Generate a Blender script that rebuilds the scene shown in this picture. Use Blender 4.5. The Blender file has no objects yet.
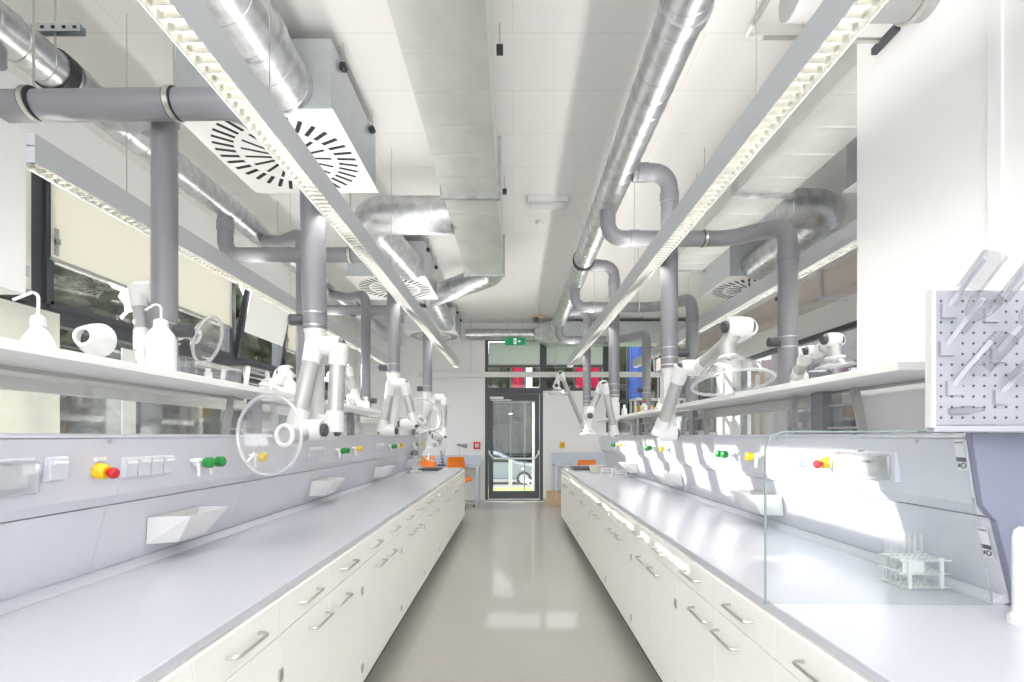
import bpy, bmesh, math, random
from mathutils import Vector, Matrix
random.seed(7)
C = bpy.context.scene.collection
PI = math.pi
H = 1.42                      # eye height of the camera
F = 17 / 36 * 1024            # focal length in pixels
VX, VY = 513, 436             # vanishing point of the aisle

def P(x, y, d):               # a point of the photograph at depth d, in metres
    return Vector(((x - VX) / F * d, d, H - (y - VY) / F * d))

# ------------------------------------------------------------------ materials
def mat(name, col, rough=.5, metal=0., noise=0., nscale=8., bump=0., bscale=40., spec=.5, emit=0., coat=0., stretch=None):
    m = bpy.data.materials.new(name); m.use_nodes = True
    nt = m.node_tree; b = nt.nodes['Principled BSDF']
    b.inputs['Base Color'].default_value = (*col, 1)
    b.inputs['Roughness'].default_value = rough
    b.inputs['Metallic'].default_value = metal
    b.inputs['Specular IOR Level'].default_value = spec
    b.inputs['Coat Weight'].default_value = coat
    if emit:
        b.inputs['Emission Color'].default_value = (*col, 1)
        b.inputs['Emission Strength'].default_value = emit
    if noise or bump:
        tc = nt.nodes.new('ShaderNodeTexCoord')
        src = tc.outputs['Object']
        if stretch:
            mp = nt.nodes.new('ShaderNodeMapping'); mp.inputs['Scale'].default_value = stretch
            nt.links.new(src, mp.inputs['Vector']); src = mp.outputs['Vector']
        n = nt.nodes.new('ShaderNodeTexNoise')
        n.inputs['Scale'].default_value = nscale; n.inputs['Detail'].default_value = 4
        nt.links.new(src, n.inputs['Vector'])
        if noise:
            r = nt.nodes.new('ShaderNodeValToRGB')
            r.color_ramp.elements[0].position = .3; r.color_ramp.elements[1].position = .7
            r.color_ramp.elements[0].color = (*[c * (1 - noise) for c in col], 1)
            r.color_ramp.elements[1].color = (*[min(1, c * (1 + noise)) for c in col], 1)
            nt.links.new(n.outputs['Fac'], r.inputs['Fac'])
            nt.links.new(r.outputs['Color'], b.inputs['Base Color'])
        if bump:
            n2 = nt.nodes.new('ShaderNodeTexNoise'); n2.inputs['Scale'].default_value = bscale
            nt.links.new(src, n2.inputs['Vector'])
            bp = nt.nodes.new('ShaderNodeBump'); bp.inputs['Strength'].default_value = bump
            bp.inputs['Distance'].default_value = .01
            nt.links.new(n2.outputs['Fac'], bp.inputs['Height'])
            nt.links.new(bp.outputs['Normal'], b.inputs['Normal'])
    return m

def glass(name, tint=(1, 1, 1), gloss=.12, haze=0., rough=.02, edge=.55):
    m = bpy.data.materials.new(name); m.use_nodes = True
    nt = m.node_tree; nt.nodes.clear()
    out = nt.nodes.new('ShaderNodeOutputMaterial')
    tr = nt.nodes.new('ShaderNodeBsdfTransparent'); tr.inputs['Color'].default_value = (*tint, 1)
    gl = nt.nodes.new('ShaderNodeBsdfGlossy'); gl.inputs['Roughness'].default_value = rough
    fr = nt.nodes.new('ShaderNodeLayerWeight'); fr.inputs['Blend'].default_value = .25
    mul = nt.nodes.new('ShaderNodeMath'); mul.operation = 'MULTIPLY_ADD'
    mul.inputs[1].default_value = edge; mul.inputs[2].default_value = gloss * .4
    nt.links.new(fr.outputs['Fresnel'], mul.inputs[0])
    mx = nt.nodes.new('ShaderNodeMixShader')
    nt.links.new(mul.outputs[0], mx.inputs['Fac'])
    nt.links.new(tr.outputs[0], mx.inputs[1]); nt.links.new(gl.outputs[0], mx.inputs[2])
    last = mx
    if haze:
        df = nt.nodes.new('ShaderNodeBsdfDiffuse'); df.inputs['Color'].default_value = (.9, .91, .92, 1)
        m2 = nt.nodes.new('ShaderNodeMixShader'); m2.inputs['Fac'].default_value = haze
        nt.links.new(mx.outputs[0], m2.inputs[1]); nt.links.new(df.outputs[0], m2.inputs[2]); last = m2
    nt.links.new(last.outputs[0], out.inputs['Surface'])
    return m

def fabric(name, col, trans=.35):
    m = bpy.data.materials.new(name); m.use_nodes = True
    nt = m.node_tree; nt.nodes.clear()
    out = nt.nodes.new('ShaderNodeOutputMaterial')
    d = nt.nodes.new('ShaderNodeBsdfDiffuse'); d.inputs['Color'].default_value = (*col, 1)
    t = nt.nodes.new('ShaderNodeBsdfTranslucent'); t.inputs['Color'].default_value = (*col, 1)
    mx = nt.nodes.new('ShaderNodeMixShader'); mx.inputs['Fac'].default_value = trans
    nt.links.new(d.outputs[0], mx.inputs[1]); nt.links.new(t.outputs[0], mx.inputs[2])
    nt.links.new(mx.outputs[0], out.inputs['Surface'])
    return m

def ceiling_mat():
    m = mat('painted_concrete', (.80, .79, .775), .9, noise=.02, nscale=1.2, bump=.15, bscale=6)
    nt = m.node_tree; b = nt.nodes['Principled BSDF']
    tc = nt.nodes.new('ShaderNodeTexCoord')
    br = nt.nodes.new('ShaderNodeTexBrick')
    br.inputs['Color1'].default_value = (.80, .79, .775, 1); br.inputs['Color2'].default_value = (.785, .775, .76, 1)
    br.inputs['Mortar'].default_value = (.70, .69, .67, 1)
    br.inputs['Scale'].default_value = 1; br.inputs['Mortar Size'].default_value = .004
    br.inputs['Brick Width'].default_value = 2.4; br.inputs['Row Height'].default_value = .5
    nt.links.new(tc.outputs['Object'], br.inputs['Vector'])
    nt.links.new(br.outputs['Color'], b.inputs['Base Color'])
    return m

M = dict(
    wall=mat('white_wall_paint', (.93, .93, .925), .8, noise=.005, nscale=3, bump=.05, bscale=120),
    ceil=ceiling_mat(),
    floor=mat('greige_linoleum', (.35, .335, .30), .28, noise=.04, nscale=30, spec=.5, coat=.2),
    worktop=mat('grey_blue_laminate', (.53, .545, .60), .22, noise=.015, nscale=60),
    cab=mat('warm_white_laminate', (.90, .885, .85), .42),
    carcass=mat('cabinet_body', (.82, .80, .76), .5),
    plinth=mat('dark_plinth', (.06, .058, .055), .5),
    panel=mat('lilac_grey_fascia', (.66, .67, .735), .4, noise=.01),
    plate=mat('slate_blue_plate', (.235, .25, .33), .45),
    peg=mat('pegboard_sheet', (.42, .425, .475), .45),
    shelf=mat('white_shelf_board', (.92, .92, .90), .4),
    steel=mat('brushed_steel', (.62, .6, .57), .28, 1, noise=.06, nscale=30, stretch=(1, 20, 1)),
    galv=mat('galvanised_sheet', (.60, .615, .63), .37, 1, noise=.16, nscale=14, bump=.06, bscale=7),
    galv_flat=mat('dull_galvanised_sheet', (.60, .625, .60), .5, .8, noise=.08, nscale=5, stretch=(1, .6, 1)),
    reflection_tint=mat('sheet_with_copper_reflection', (.60, .53, .48), .4, .8, noise=.08, nscale=5, stretch=(1, .4, 1)),  # copper reflection on the duct, put into the base colour
    galv_box=mat('galvanised_box', (.58, .62, .645), .45, .7, noise=.04, nscale=16),
    seam=mat('duct_seam', (.52, .54, .55), .35, 1),
    rubber=mat('black_rubber', (.03, .03, .032), .5),
    knob=mat('charcoal_knob', (.075, .078, .085), .45),
    pvc=mat('grey_plastic_pipe', (.24, .24, .262), .33, noise=.02, nscale=5),
    lamp=mat('silver_lamp_housing', (.62, .64, .665), .42, .15),
    louvre=mat('mirror_louvre', (.80, .79, .74), .18, 1),
    tube=mat('fluorescent_tube', (1, .95, .84), .4, emit=6),
    frame=mat('anthracite_frame', (.075, .08, .092), .4),
    black=mat('black_slot', (.012, .012, .013), .7),
    plastic=mat('white_plastic', (.79, .79, .78), .35),
    alum=mat('matt_aluminium', (.52, .52, .515), .42, .45),
    green=mat('green_plastic', (.02, .26, .045), .35),
    yellow=mat('yellow_plastic', (.85, .55, .01), .35),
    red=mat('red_plastic', (.6, .012, .018), .35),
    orange=mat('orange_plastic', (.86, .22, .012), .4),
    clear=glass('clear_plastic', (.95, .96, .96), .2, .05),
    hood=glass('hood_plastic', (.97, .975, .975), .25, .09),
    rim=glass('hood_rim_plastic', (.95, .95, .95), .2, .35, .1),
    tubeglass=glass('thin_tube_glass', (.99, .99, .99), .05, .16, edge=.3),
    milky=glass('milky_plastic', (.95, .95, .95), .2, .55, .2),
    lab=glass('lab_glass', (.87, .88, .89), .15, 0., edge=.4),
    pane=glass('window_glass', (.96, .98, .98), .05, edge=.22),
    screen=glass('screen_glass', (.95, .97, .97), .06),
    splash=glass('splash_glass', (.96, .97, .96), .1, .08, .05, .3),  # pale haze mixed in, standing for milky reflections on the glass
    edge=mat('green_glass_edge', (.24, .29, .30), .2),
    blind=fabric('cream_blind_cloth', (.88, .868, .79), .2),
    blind2=fabric('pale_green_blind_cloth', (.72, .78, .72), .3),
    white_cloth=fabric('white_blind_cloth', (.8, .8, .78), .06),
    slat=mat('blind_slat', (.17, .18, .165), .4, .2),
    leaf=mat('leaf', (.021, .027, .012), .7, noise=.8, nscale=3.5, bump=1., bscale=7, spec=.2),
    bark=mat('bark', (.12, .09, .06), .9),
    lawn=mat('lawn_grass', (.30, .42, .07), .9, noise=.2, nscale=3),
    pave=mat('pale_paving', (.2, .2, .19), .9),
    car=mat('silver_car_paint', (.24, .27, .31), .3, .4),
    carglass=mat('car_window', (.02, .025, .03), .1),
    flag_red=fabric('red_banner_cloth', (.33, .02, .055), .08),
    flag_blue=fabric('blue_banner_cloth', (.06, .10, .32), .08),
    flag_white=fabric('white_banner_cloth', (.85, .85, .85), .3),
    label=mat('white_label', (.85, .85, .86), .6),
    ink=mat('dark_print', (.10, .11, .13), .7),
    sign=mat('exit_sign_green', (.0, .30, .11), .4, emit=.12),
    signw=mat('exit_sign_white', (.9, .95, .9), .4, emit=.2),
    wood=mat('pale_wood', (.52, .36, .21), .6, noise=.15, nscale=6, stretch=(6, 6, 1)),
    tan=mat('tan_cardboard', (.58, .42, .28), .8),
    cream=mat('cream_plastic', (.74, .70, .60), .5),
    table=mat('pale_blue_table', (.62, .66, .74), .4),
    building=mat('grey_render_facade', (.045, .042, .05), .9, noise=.1, nscale=1),
)

# ------------------------------------------------------------------ mesh tools
class MB:
    def __init__(s): s.v = []; s.f = []
    def add(s, vs, fs):
        o = len(s.v); s.v += [Vector(v) for v in vs]; s.f += [tuple(i + o for i in f) for f in fs]; return s
    def box(s, a, b, mtx=None):
        x0, y0, z0 = a; x1, y1, z1 = b
        vs = [Vector(p) for p in ((x0,y0,z0),(x1,y0,z0),(x1,y1,z0),(x0,y1,z0),(x0,y0,z1),(x1,y0,z1),(x1,y1,z1),(x0,y1,z1))]
        if mtx: vs = [mtx @ v for v in vs]
        return s.add(vs, [(3,2,1,0),(4,5,6,7),(0,1,5,4),(1,2,6,5),(2,3,7,6),(3,0,4,7)])
    def bar(s, p, q, w, h, up=(0, 0, 1)):
        p, q = Vector(p), Vector(q); d = (q - p); L = d.length; d.normalize()
        u = Vector(up); x = d.cross(u)
        if x.length < 1e-5: x = d.cross(Vector((1, 0, 0)))
        x.normalize(); z = x.cross(d)
        m = Matrix((( x.x, d.x, z.x, p.x), (x.y, d.y, z.y, p.y), (x.z, d.z, z.z, p.z), (0, 0, 0, 1)))
        return s.box((-w/2, 0, -h/2), (w/2, L, h/2), m)
    def tube(s, path, r, seg=16, caps=True, closed=False):
        path = [Vector(p) for p in path]; n = len(path)
        rs = r if isinstance(r, (list, tuple)) else [r] * n
        tans = []
        for i in range(n):
            a = path[i - 1] if (i > 0 or closed) else path[i]
            b = path[(i + 1) % n] if (i < n - 1 or closed) else path[i]
            t = (b - a); tans.append(t.normalized() if t.length > 1e-9 else Vector((0, 0, 1)))
        t = tans[0]; u = t.orthogonal().normalized()
        vs = []; fs = []
        for i in range(n):
            t2 = tans[i]
            u = (u - t2 * u.dot(t2)); u = u.normalized() if u.length > 1e-6 else t2.orthogonal().normalized()
            w = t2.cross(u)
            for k in range(seg):
                a = 2 * PI * k / seg
                vs.append(path[i] + (u * math.cos(a) + w * math.sin(a)) * rs[i])
        m = n if closed else n - 1
        for i in range(m):
            j = (i + 1) % n
            for k in range(seg):
                k2 = (k + 1) % seg
                fs.append((i*seg+k, i*seg+k2, j*seg+k2, j*seg+k))
        if caps and not closed:
            fs.append(tuple(range(seg - 1, -1, -1))); fs.append(tuple((n-1)*seg + k for k in range(seg)))
        return s.add(vs, fs)
    def lathe(s, prof, seg=28, o=(0, 0, 0), axis=(0, 0, 1), caps=True):
        o = Vector(o); q = Vector(axis).normalized().to_track_quat('Z', 'Y')
        vs = []; fs = []
        for r, z in prof:
            for k in range(seg):
                a = 2 * PI * k / seg
                vs.append(o + q @ Vector((r * math.cos(a), r * math.sin(a), z)))
        for i in range(len(prof) - 1):
            for k in range(seg):
                k2 = (k + 1) % seg
                fs.append((i*seg+k, i*seg+k2, (i+1)*seg+k2, (i+1)*seg+k))
        if caps:
            fs.append(tuple(range(seg - 1, -1, -1))); fs.append(tuple((len(prof)-1)*seg + k for k in range(seg)))
        return s.add(vs, fs)
    def prism(s, poly, y0, y1, plane='xz'):
        n = len(poly)
        if plane == 'xz': f = lambda a, b, t: (a, t, b)
        elif plane == 'yz': f = lambda a, b, t: (t, a, b)
        else: f = lambda a, b, t: (a, b, t)
        vs = [f(a, b, y0) for a, b in poly] + [f(a, b, y1) for a, b in poly]
        fs = [(i, (i+1) % n, (i+1) % n + n, i + n) for i in range(n)]
        fs += [tuple(range(n - 1, -1, -1)), tuple(range(n, 2*n))]
        return s.add(vs, fs)
    def build(s, name, m, parent=None, smooth=False, bevel=0., loc=None):
        me = bpy.data.meshes.new(name)
        o = Vector(loc) if loc is not None else (parent['_o'] if parent is not None and '_o' in parent else None)
        base = Vector(o) if o is not None else Vector((0, 0, 0))
        me.from_pydata([tuple(v - base) for v in s.v], [], s.f)
        bm = bmesh.new(); bm.from_mesh(me); bmesh.ops.recalc_face_normals(bm, faces=bm.faces); bm.to_mesh(me); bm.free()
        me.materials.append(M[m])
        ob = bpy.data.objects.new(name, me); C.objects.link(ob)
        if parent is not None: ob.parent = parent
        if loc is not None: ob.location = loc
        if smooth:
            me.polygons.foreach_set('use_smooth', [True] * len(me.polygons)); me.set_sharp_from_angle(angle=.7)
        if bevel:
            bv = ob.modifiers.new('edge', 'BEVEL'); bv.width = bevel; bv.segments = 2; bv.limit_method = 'ANGLE'; bv.angle_limit = .6
        return ob

def fillet(pts, r, n=8):
    pts = [Vector(p) for p in pts]; out = [pts[0]]
    for i in range(1, len(pts) - 1):
        a, b, c = pts[i-1], pts[i], pts[i+1]
        d1 = (a - b).normalized(); d2 = (c - b).normalized()
        ang = d1.angle(d2)
        t = min(r / math.tan(ang / 2), (a-b).length * .49, (c-b).length * .49)
        rr = t * math.tan(ang / 2)
        cen = b + (d1 + d2).normalized() * (rr / math.sin(ang / 2))
        p0 = b + d1 * t; p1 = b + d2 * t
        v0 = p0 - cen; v1 = p1 - cen; th = v0.angle(v1)
        for k in range(n + 1):
            f = k / n
            v = (v0 * math.sin((1-f)*th) + v1 * math.sin(f*th)) / math.sin(th) if th > 1e-4 else v0
            out.append(cen + v)
    out.append(pts[-1]); return out

def dedupe(path):
    out = [path[0]]
    for p in path[1:]:
        if (p - out[-1]).length > 1e-4: out.append(p)
    return out

def tag(o, label, cat, group=None, kind=None):
    o['label'] = label; o['category'] = cat
    if group: o['group'] = group
    if kind: o['kind'] = kind
    return o

def thing(name, loc, label, cat, group=None):
    o = bpy.data.objects.new(name, None); C.objects.link(o); o.location = loc
    o.empty_display_size = .05
    tag(o, label, cat, group)
    return o

class Kit:                      # a thing: Empty at its base, parts built in world coordinates
    def __init__(s, name, loc, label, cat, group=None):
        s.loc = Vector(loc); s.o = thing(name, s.loc, label, cat, group)
    def part(s, mb, name, m, smooth=False, bevel=0., parent=None, label=None):
        mb.v = [v - s.loc for v in mb.v]
        ob = mb.build(name, m, None, smooth, bevel); ob.parent = parent or s.o
        if label: ob['label'] = label
        return ob

def dup(root, loc, label=None, group=None):
    r = root.copy(); C.objects.link(r); r.location = loc
    if label: r['label'] = label
    if group: r['group'] = group
    for ch in list(root.children):
        c = ch.copy(); C.objects.link(c); c.parent = r
        for g in list(ch.children):
            d = g.copy(); C.objects.link(d); d.parent = c
    return r

def struct(o): o['kind'] = 'structure'; return o
ORD = ['first', 'second', 'third', 'fourth', 'fifth', 'sixth', 'seventh', 'eighth', 'ninth', 'tenth']
CZ = 3.92                       # ceiling
YB, YF = -2.2, 10.7             # room behind the camera, wall with the door
XL, XR = -3.45, 4.5             # window walls
SIDES = ((-1, 'window-side'), (1, 'pegboard-side'))

# ------------------------------------------------------------------ setting
struct(MB().box((XL - .3, YB, -.12), (XR + .3, YF + .3, 0)).build('floor', 'floor'))
struct(MB().box((XL - .3, YB, CZ), (XR + .3, YF + .3, CZ + .2)).build('ceiling', 'ceil'))

WP = [1.0, 2.26, 3.53, 4.72, 6.0, 7.25, 8.5, 9.75]        # window posts along the side wall
w = MB()
w.box((XL - .25, YB, 0), (XL, YF, .88)); w.box((XL - .25, YB, 3.5), (XL, YF, CZ))
w.box((XL - .25, YB, .88), (XL, WP[0], 3.5)); w.box((XL - .25, WP[-1], .88), (XL, YF, 3.5))
struct(w.build('wall_left', 'wall'))
ZB, ZT = 2.27, 2.40                                       # transom rail of the side windows
nwin = 0
for i in range(len(WP) - 1):
    y0, y1 = WP[i], WP[i + 1]; nwin += 1
    k = bpy.data.objects.new('window_%d' % nwin, None); C.objects.link(k); k.location = (XL, (y0+y1)/2, .88); k['kind'] = 'structure'
    def wp(mb, name, m):
        mb.v = [v - k.location for v in mb.v]; o = mb.build(name, m); o.parent = k; return o
    fr = MB(); x0, x1 = XL - .13, XL - .03
    fr.box((x0, y0, .88), (x1, y0 + .07, 3.5)); fr.box((x0, y1 - .07, .88), (x1, y1, 3.5))
    fr.box((x0, y0 + .07, .88), (x1, y1 - .07, .95)); fr.box((x0, y0 + .07, 3.43), (x1, y1 - .07, 3.5))
    fr.box((x0, y0 + .07, ZB), (x1, y1 - .07, ZT))
    fr.box((x0 + .02, y0 + .07, ZB - .14), (x1 - .04, y1 - .07, ZB - .11))
    wp(fr, 'window_frame', 'frame')
    tilt = (i == 4)
    wp(MB().box((XL - .085, y0 + .07, .95), (XL - .079, y1 - .07, ZB)), 'lower_pane', 'pane')
    sx = .17 if tilt else 0.                               # one sash stands tilted into the room
    sh = MB(); X = XL - .03
    A = [Vector((X, y0 + .08, ZT + .005)), Vector((X + sx, y0 + .08, 3.42)), Vector((X + sx, y1 - .08, 3.42)), Vector((X, y1 - .08, ZT + .005))]
    for a, b in ((0, 1), (1, 2), (2, 3), (3, 0)):
        sh.bar(A[a], A[b], .055, .055, (1, 0, 0))
    wp(sh, 'sash', 'frame')
    q = MB(); q.add([A[0], A[1], A[2], A[3]], [(0, 1, 2, 3)]); wp(q, 'upper_pane', 'pane')
    hd = MB().box((X + .03, y0 + .1, 2.78), (X + .05, y0 + .125, 2.98)).box((X + .03, y0 + .10, 2.86), (X + .07, y0 + .12, 2.9)); wp(hd, 'handle', 'alum')
# cloth blinds on the upper sashes
BN = ['cream roller blind half drawn, second window beyond the white wall cupboard']
for i in range(len(WP) - 1):
    y0, y1 = WP[i], WP[i + 1]; tilt = (i == 4)
    nm = {0: 'cream roller blind over the window behind the white wall cupboard',
          1: 'cream roller blind on the window beside the small wash bottle',
          2: 'cream roller blind between the first dark window post and the vertical grey pipe',
          3: 'cream roller blind just beyond the big vertical grey pipe by the wash bottle',
          4: 'white blind on the tilted open window sash',
          5: 'cream roller blind on the window after the tilted sash',
          6: 'cream roller blind on the last window before the door wall'}[i]
    k = Kit('roller_blind', (XL, (y0+y1)/2, 3.4), nm, 'blind', 'roller blinds of the window wall')
    xb = XL + .005
    if tilt:
        b = MB(); b.add([(XL + .05, y0+.1, 2.74), (XL + .19, y0+.1, 3.4), (XL + .19, y1-.1, 3.4), (XL + .05, y1-.1, 2.74)], [(0,1,2,3)])
        k.part(b, 'cloth', 'white_cloth')
        k.part(MB().tube([(XL + .19, y0+.1, 3.41), (XL + .19, y1-.1, 3.41)], .02, 12), 'roller', 'alum', True)
    else:
        zl = 2.46 if i < 2 else 2.755
        k.part(MB().box((xb, y0 + .075, zl), (xb + .002, y1 - .075, 3.42)), 'cloth', 'blind')
        k.part(MB().box((xb - .008, y0 + .075, zl - .02), (xb + .01, y1 - .075, zl + .003)), 'bottom_bar', 'alum')
        k.part(MB().tube([(xb + .02, y0 + .075, 3.43), (xb + .02, y1 - .075, 3.43)], .025, 12), 'roller', 'alum', True)
# cream board standing in the lower window behind the shelf
tag(MB().box((XL - .02, 1.6, .93), (XL + .01, 3.67, 2.345)).build('window_board', 'blind'), 'pale cream board filling the lower window behind the small wash bottle', 'board')
tag(MB().box((XL - .02, 4.28, .93), (XL - .005, 4.43, 2.2)).build('white_post', 'plastic'), 'narrow white upright in the lower window beside the lying funnel', 'post')

# wall with the door
DX0, DX1 = -.62, .664
w = MB()
w.box((XL - .25, YF, 0), (DX0, YF + .25, CZ)); w.box((DX0, YF, 3.6), (XR + .25, YF + .25, CZ))
w.box((DX1, YF, 0), (2.06, YF + .25, 2.42)); w.box((2.06, YF, 0), (XR + .25, YF + .25, 1.5))
struct(w.build('wall_back', 'wall'))
def fpart(root, mb, name, m):
    mb.v = [v - root.location for v in mb.v]; o = mb.build(name, m); o.parent = root; return o
def fwin(name, x0, x1, z0, z1, bars=()):
    k = bpy.data.objects.new(name, None); C.objects.link(k); k.location = ((x0+x1)/2, YF, z0); k['kind'] = 'structure'
    f = MB(); a, b = YF + .02, YF + .12; t = .07
    f.box((x0, a, z0), (x0 + t, b, z1)); f.box((x1 - t, a, z0), (x1, b, z1)); f.box((x0+t, a, z0), (x1-t, b, z0+t)); f.box((x0+t, a, z1-t), (x1-t, b, z1))
    for z in bars: f.box((x0 + t, a, z - .03), (x1 - t, b, z + .03))
    fpart(k, f, 'window_frame', 'frame')
    fpart(k, MB().box((x0 + t, YF + .065, z0 + t), (x1 - t, YF + .071, z1 - t)), 'pane', 'pane')
fwin('window_8', DX0, DX1, 2.42, 3.6, (2.98,)); fwin('window_9', DX1, 2.06, 2.42, 3.6, (2.98,))
fwin('window_10', 2.06, 3.3, 1.5, 3.6, (2.2,)); fwin('window_11', 3.3, 4.5, 1.5, 3.6, (2.2,))
for x0, x1, nm in ((DX0, DX1, 'pale green roller blind above the door behind the exit sign'), (DX1, 2.06, 'pale green roller blind in the high window beside the exit sign window')):
    k = Kit('roller_blind', ((x0+x1)/2, YF, 3.5), nm, 'blind', 'roller blinds above the door')
    k.part(MB().box((x0 + .08, YF + .01, 3.02), (x1 - .08, YF + .013, 3.5)), 'cloth', 'blind2')
    k.part(MB().box((x0 + .08, YF + .002, 2.99), (x1 - .08, YF + .018, 3.02)), 'bottom_bar', 'alum')
# the door
k = bpy.data.objects.new('door_1', None); C.objects.link(k); k.location = (0, YF, 0); k['kind'] = 'structure'
f = MB(); a, b = YF + .0, YF + .12
f.box((DX0, a, 0), (DX0 + .07, b, 2.42)); f.box((DX1 - .07, a, 0), (DX1, b, 2.42)); f.box((DX0 + .07, a, 2.36), (DX1 - .07, b, 2.42))
fpart(k, f, 'door_frame', 'frame')
f = MB(); l0, l1 = DX0 + .08, DX1 - .08; a, b = YF + .01, YF + .09
f.box((l0, a, .03), (l0 + .10, b, 2.35)); f.box((l1 - .10, a, .03), (l1, b, 2.35)); f.box((l0+.1, a, .03), (l1-.1, b, .2)); f.box((l0+.1, a, 2.2), (l1-.1, b, 2.35))
fpart(k, f, 'door_leaf', 'frame')
fpart(k, MB().box((l0 + .1, YF + .045, .2), (l1 - .1, YF + .051, 2.2)), 'pane', 'pane')
f = MB()
zb = H - (458.5 - VY) / F * YF
f.tube(fillet([(l0 + .02, YF + .0, zb + .17), (l0 + .02, YF - .05, zb + .12), (l0 + .11, YF - .06, zb), (l1 - .1, YF - .06, zb), (l1 - .02, YF - .05, zb + .12), (l1 - .02, YF, zb + .17)], .05), .018, 10)
fpart(k, f, 'push_bar', 'plastic')
fpart(k, MB().box((l0 + .03, YF - .02, 2.24), (l0 + .33, YF + .01, 2.29)).box((l0 + .05, YF - .02, 2.205), (l0 + .50, YF + .0, 2.225)), 'door_closer', 'plastic')
fpart(k, MB().box((DX0, YF - .25, 0), (DX1, YF, .012)), 'threshold', 'steel')
k = Kit('venetian_blind', (0, YF + .16, 2.2), 'venetian blind of thin pale slats half lowered behind the glass door', 'blind')
b = MB()
for i in range(24):
    z = 2.16 - i * .0535
    b.box((l0 + .12, YF + .125, z), (l1 - .24, YF + .150, z + .004))
k.part(b, 'slats', 'slat')
k.part(MB().box((l0 + .1, YF + .12, 2.17), (l1 - .1, YF + .17, 2.22)), 'head_rail', 'slat')
k.part(MB().tube([(l0 + .22, YF + .145, 2.19), (l0 + .22, YF + .145, .9)], .004, 6).tube([(l1 - .3, YF + .145, 2.19), (l1 - .3, YF + .145, .9)], .004, 6), 'ladder_cord', 'slat')

# window wall of the room beyond the second bench
w = MB()
w.box((XR, YB, 0), (XR + .25, YF, .9)); w.box((XR, YB, 2.94), (XR + .25, YF, CZ)); w.box((XR, YB, .9), (XR + .25, 2.5, 2.94)); w.box((XR, 9.6, .9), (XR + .25, YF, 2.94))
struct(w.build('wall_right', 'wall'))
for i, (y0, y1) in enumerate(((2.5, 4.3), (4.3, 6.1), (6.1, 7.9), (7.9, 9.6))):
    k = bpy.data.objects.new('window_%d' % (12 + i), None); C.objects.link(k); k.location = (XR, (y0+y1)/2, .9); k['kind'] = 'structure'
    f = MB(); a, b, t = XR + .03, XR + .12, .07
    f.box((a, y0, .9), (b, y0 + t, 2.94)); f.box((a, y1 - t, .9), (b, y1, 2.94)); f.box((a, y0+t, .9), (b, y1-t, .97)); f.box((a, y0+t, 2.87), (b, y1-t, 2.94)); f.box((a, y0+t, 2.2), (b, y1-t, 2.26))
    fpart(k, f, 'window_frame', 'frame')
    fpart(k, MB().box((XR + .07, y0 + t, .97), (XR + .076, y1 - t, 2.87)), 'pane', 'pane')
# partition the second bench backs on to
PX = 1.72; PY = 2.42
struct(MB().box((PX, YB, 0), (PX + .14, PY, CZ)).build('wall_partition', 'wall', bevel=.004))
struct(MB().box((PX - .012, 1.69, .9), (PX, 1.745, CZ)).build('trim_1', 'wall', bevel=.004))

# ------------------------------------------------------------------ benches
BE = 8.06                       # far end of both benches
def cabinet(sx, y0, y1, label, proto=None):
    # two columns, each a drawer over a door
    k = Kit('base_cabinet', (sx * 1.1, (y0+y1)/2, 0), label, 'cabinet', 'white base cabinets under the worktops')
    xf = .8; xi = .82; xk = 1.48
    def X(a, b): return (min(sx*a, sx*b), max(sx*a, sx*b))
    a, b = X(xi, xk)
    k.part(MB().box((a, y0 + .002, .105), (b, y1 - .002, .86)), 'body', 'carcass')
    a, b = X(.855, xk)
    k.part(MB().box((a, y0, 0), (b, y1, .104)), 'plinth', 'plinth')
    ym = (y0 + y1) / 2; a, b = X(xf, xi - .001)
    for n, (ya, yb) in enumerate(((y0, ym), (ym, y1))):
        yc = (ya + yb) / 2
        dr = k.part(MB().box((a, ya + .0015, .738), (b, yb - .0015, .857)), 'drawer', 'cab', bevel=.0015)
        do = k.part(MB().box((a, ya + .0015, .105), (b, yb - .0015, .735)), 'door', 'cab', bevel=.0015)
        def pull(y, z, par):
            m = MB(); q = sx * (xf - .034)
            m.tube(dedupe(fillet([(sx * xf, y - .085, z), (q, y - .085, z), (q, y + .085, z), (sx * xf, y + .085, z)], .018, 4)), .0052, 8)
            k.part(m, 'handle', 'steel', True, parent=par)
        pull(yc, .80, dr)
        pull(yc + (.10 if n == 0 else -.10), .665, do)
        yh = ya + .006 if n == 0 else yb - .006
        for z in (.60, .19):
            k.part(MB().box((min(sx*xf, sx*(xf-.006)), yh - .007, z - .02), (max(sx*xf, sx*(xf-.006)), yh + .007, z + .02)), 'hinge', 'steel', parent=do)
    return k.o
LB = [-.14, .76, 1.66, 2.56, 3.46, 4.36, 5.26, 6.16, 7.06, 7.96]
RB = [-.33, .57, 1.47, 2.37, 3.27, 4.17, 5.07, 5.97, 6.87, 7.77]
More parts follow.
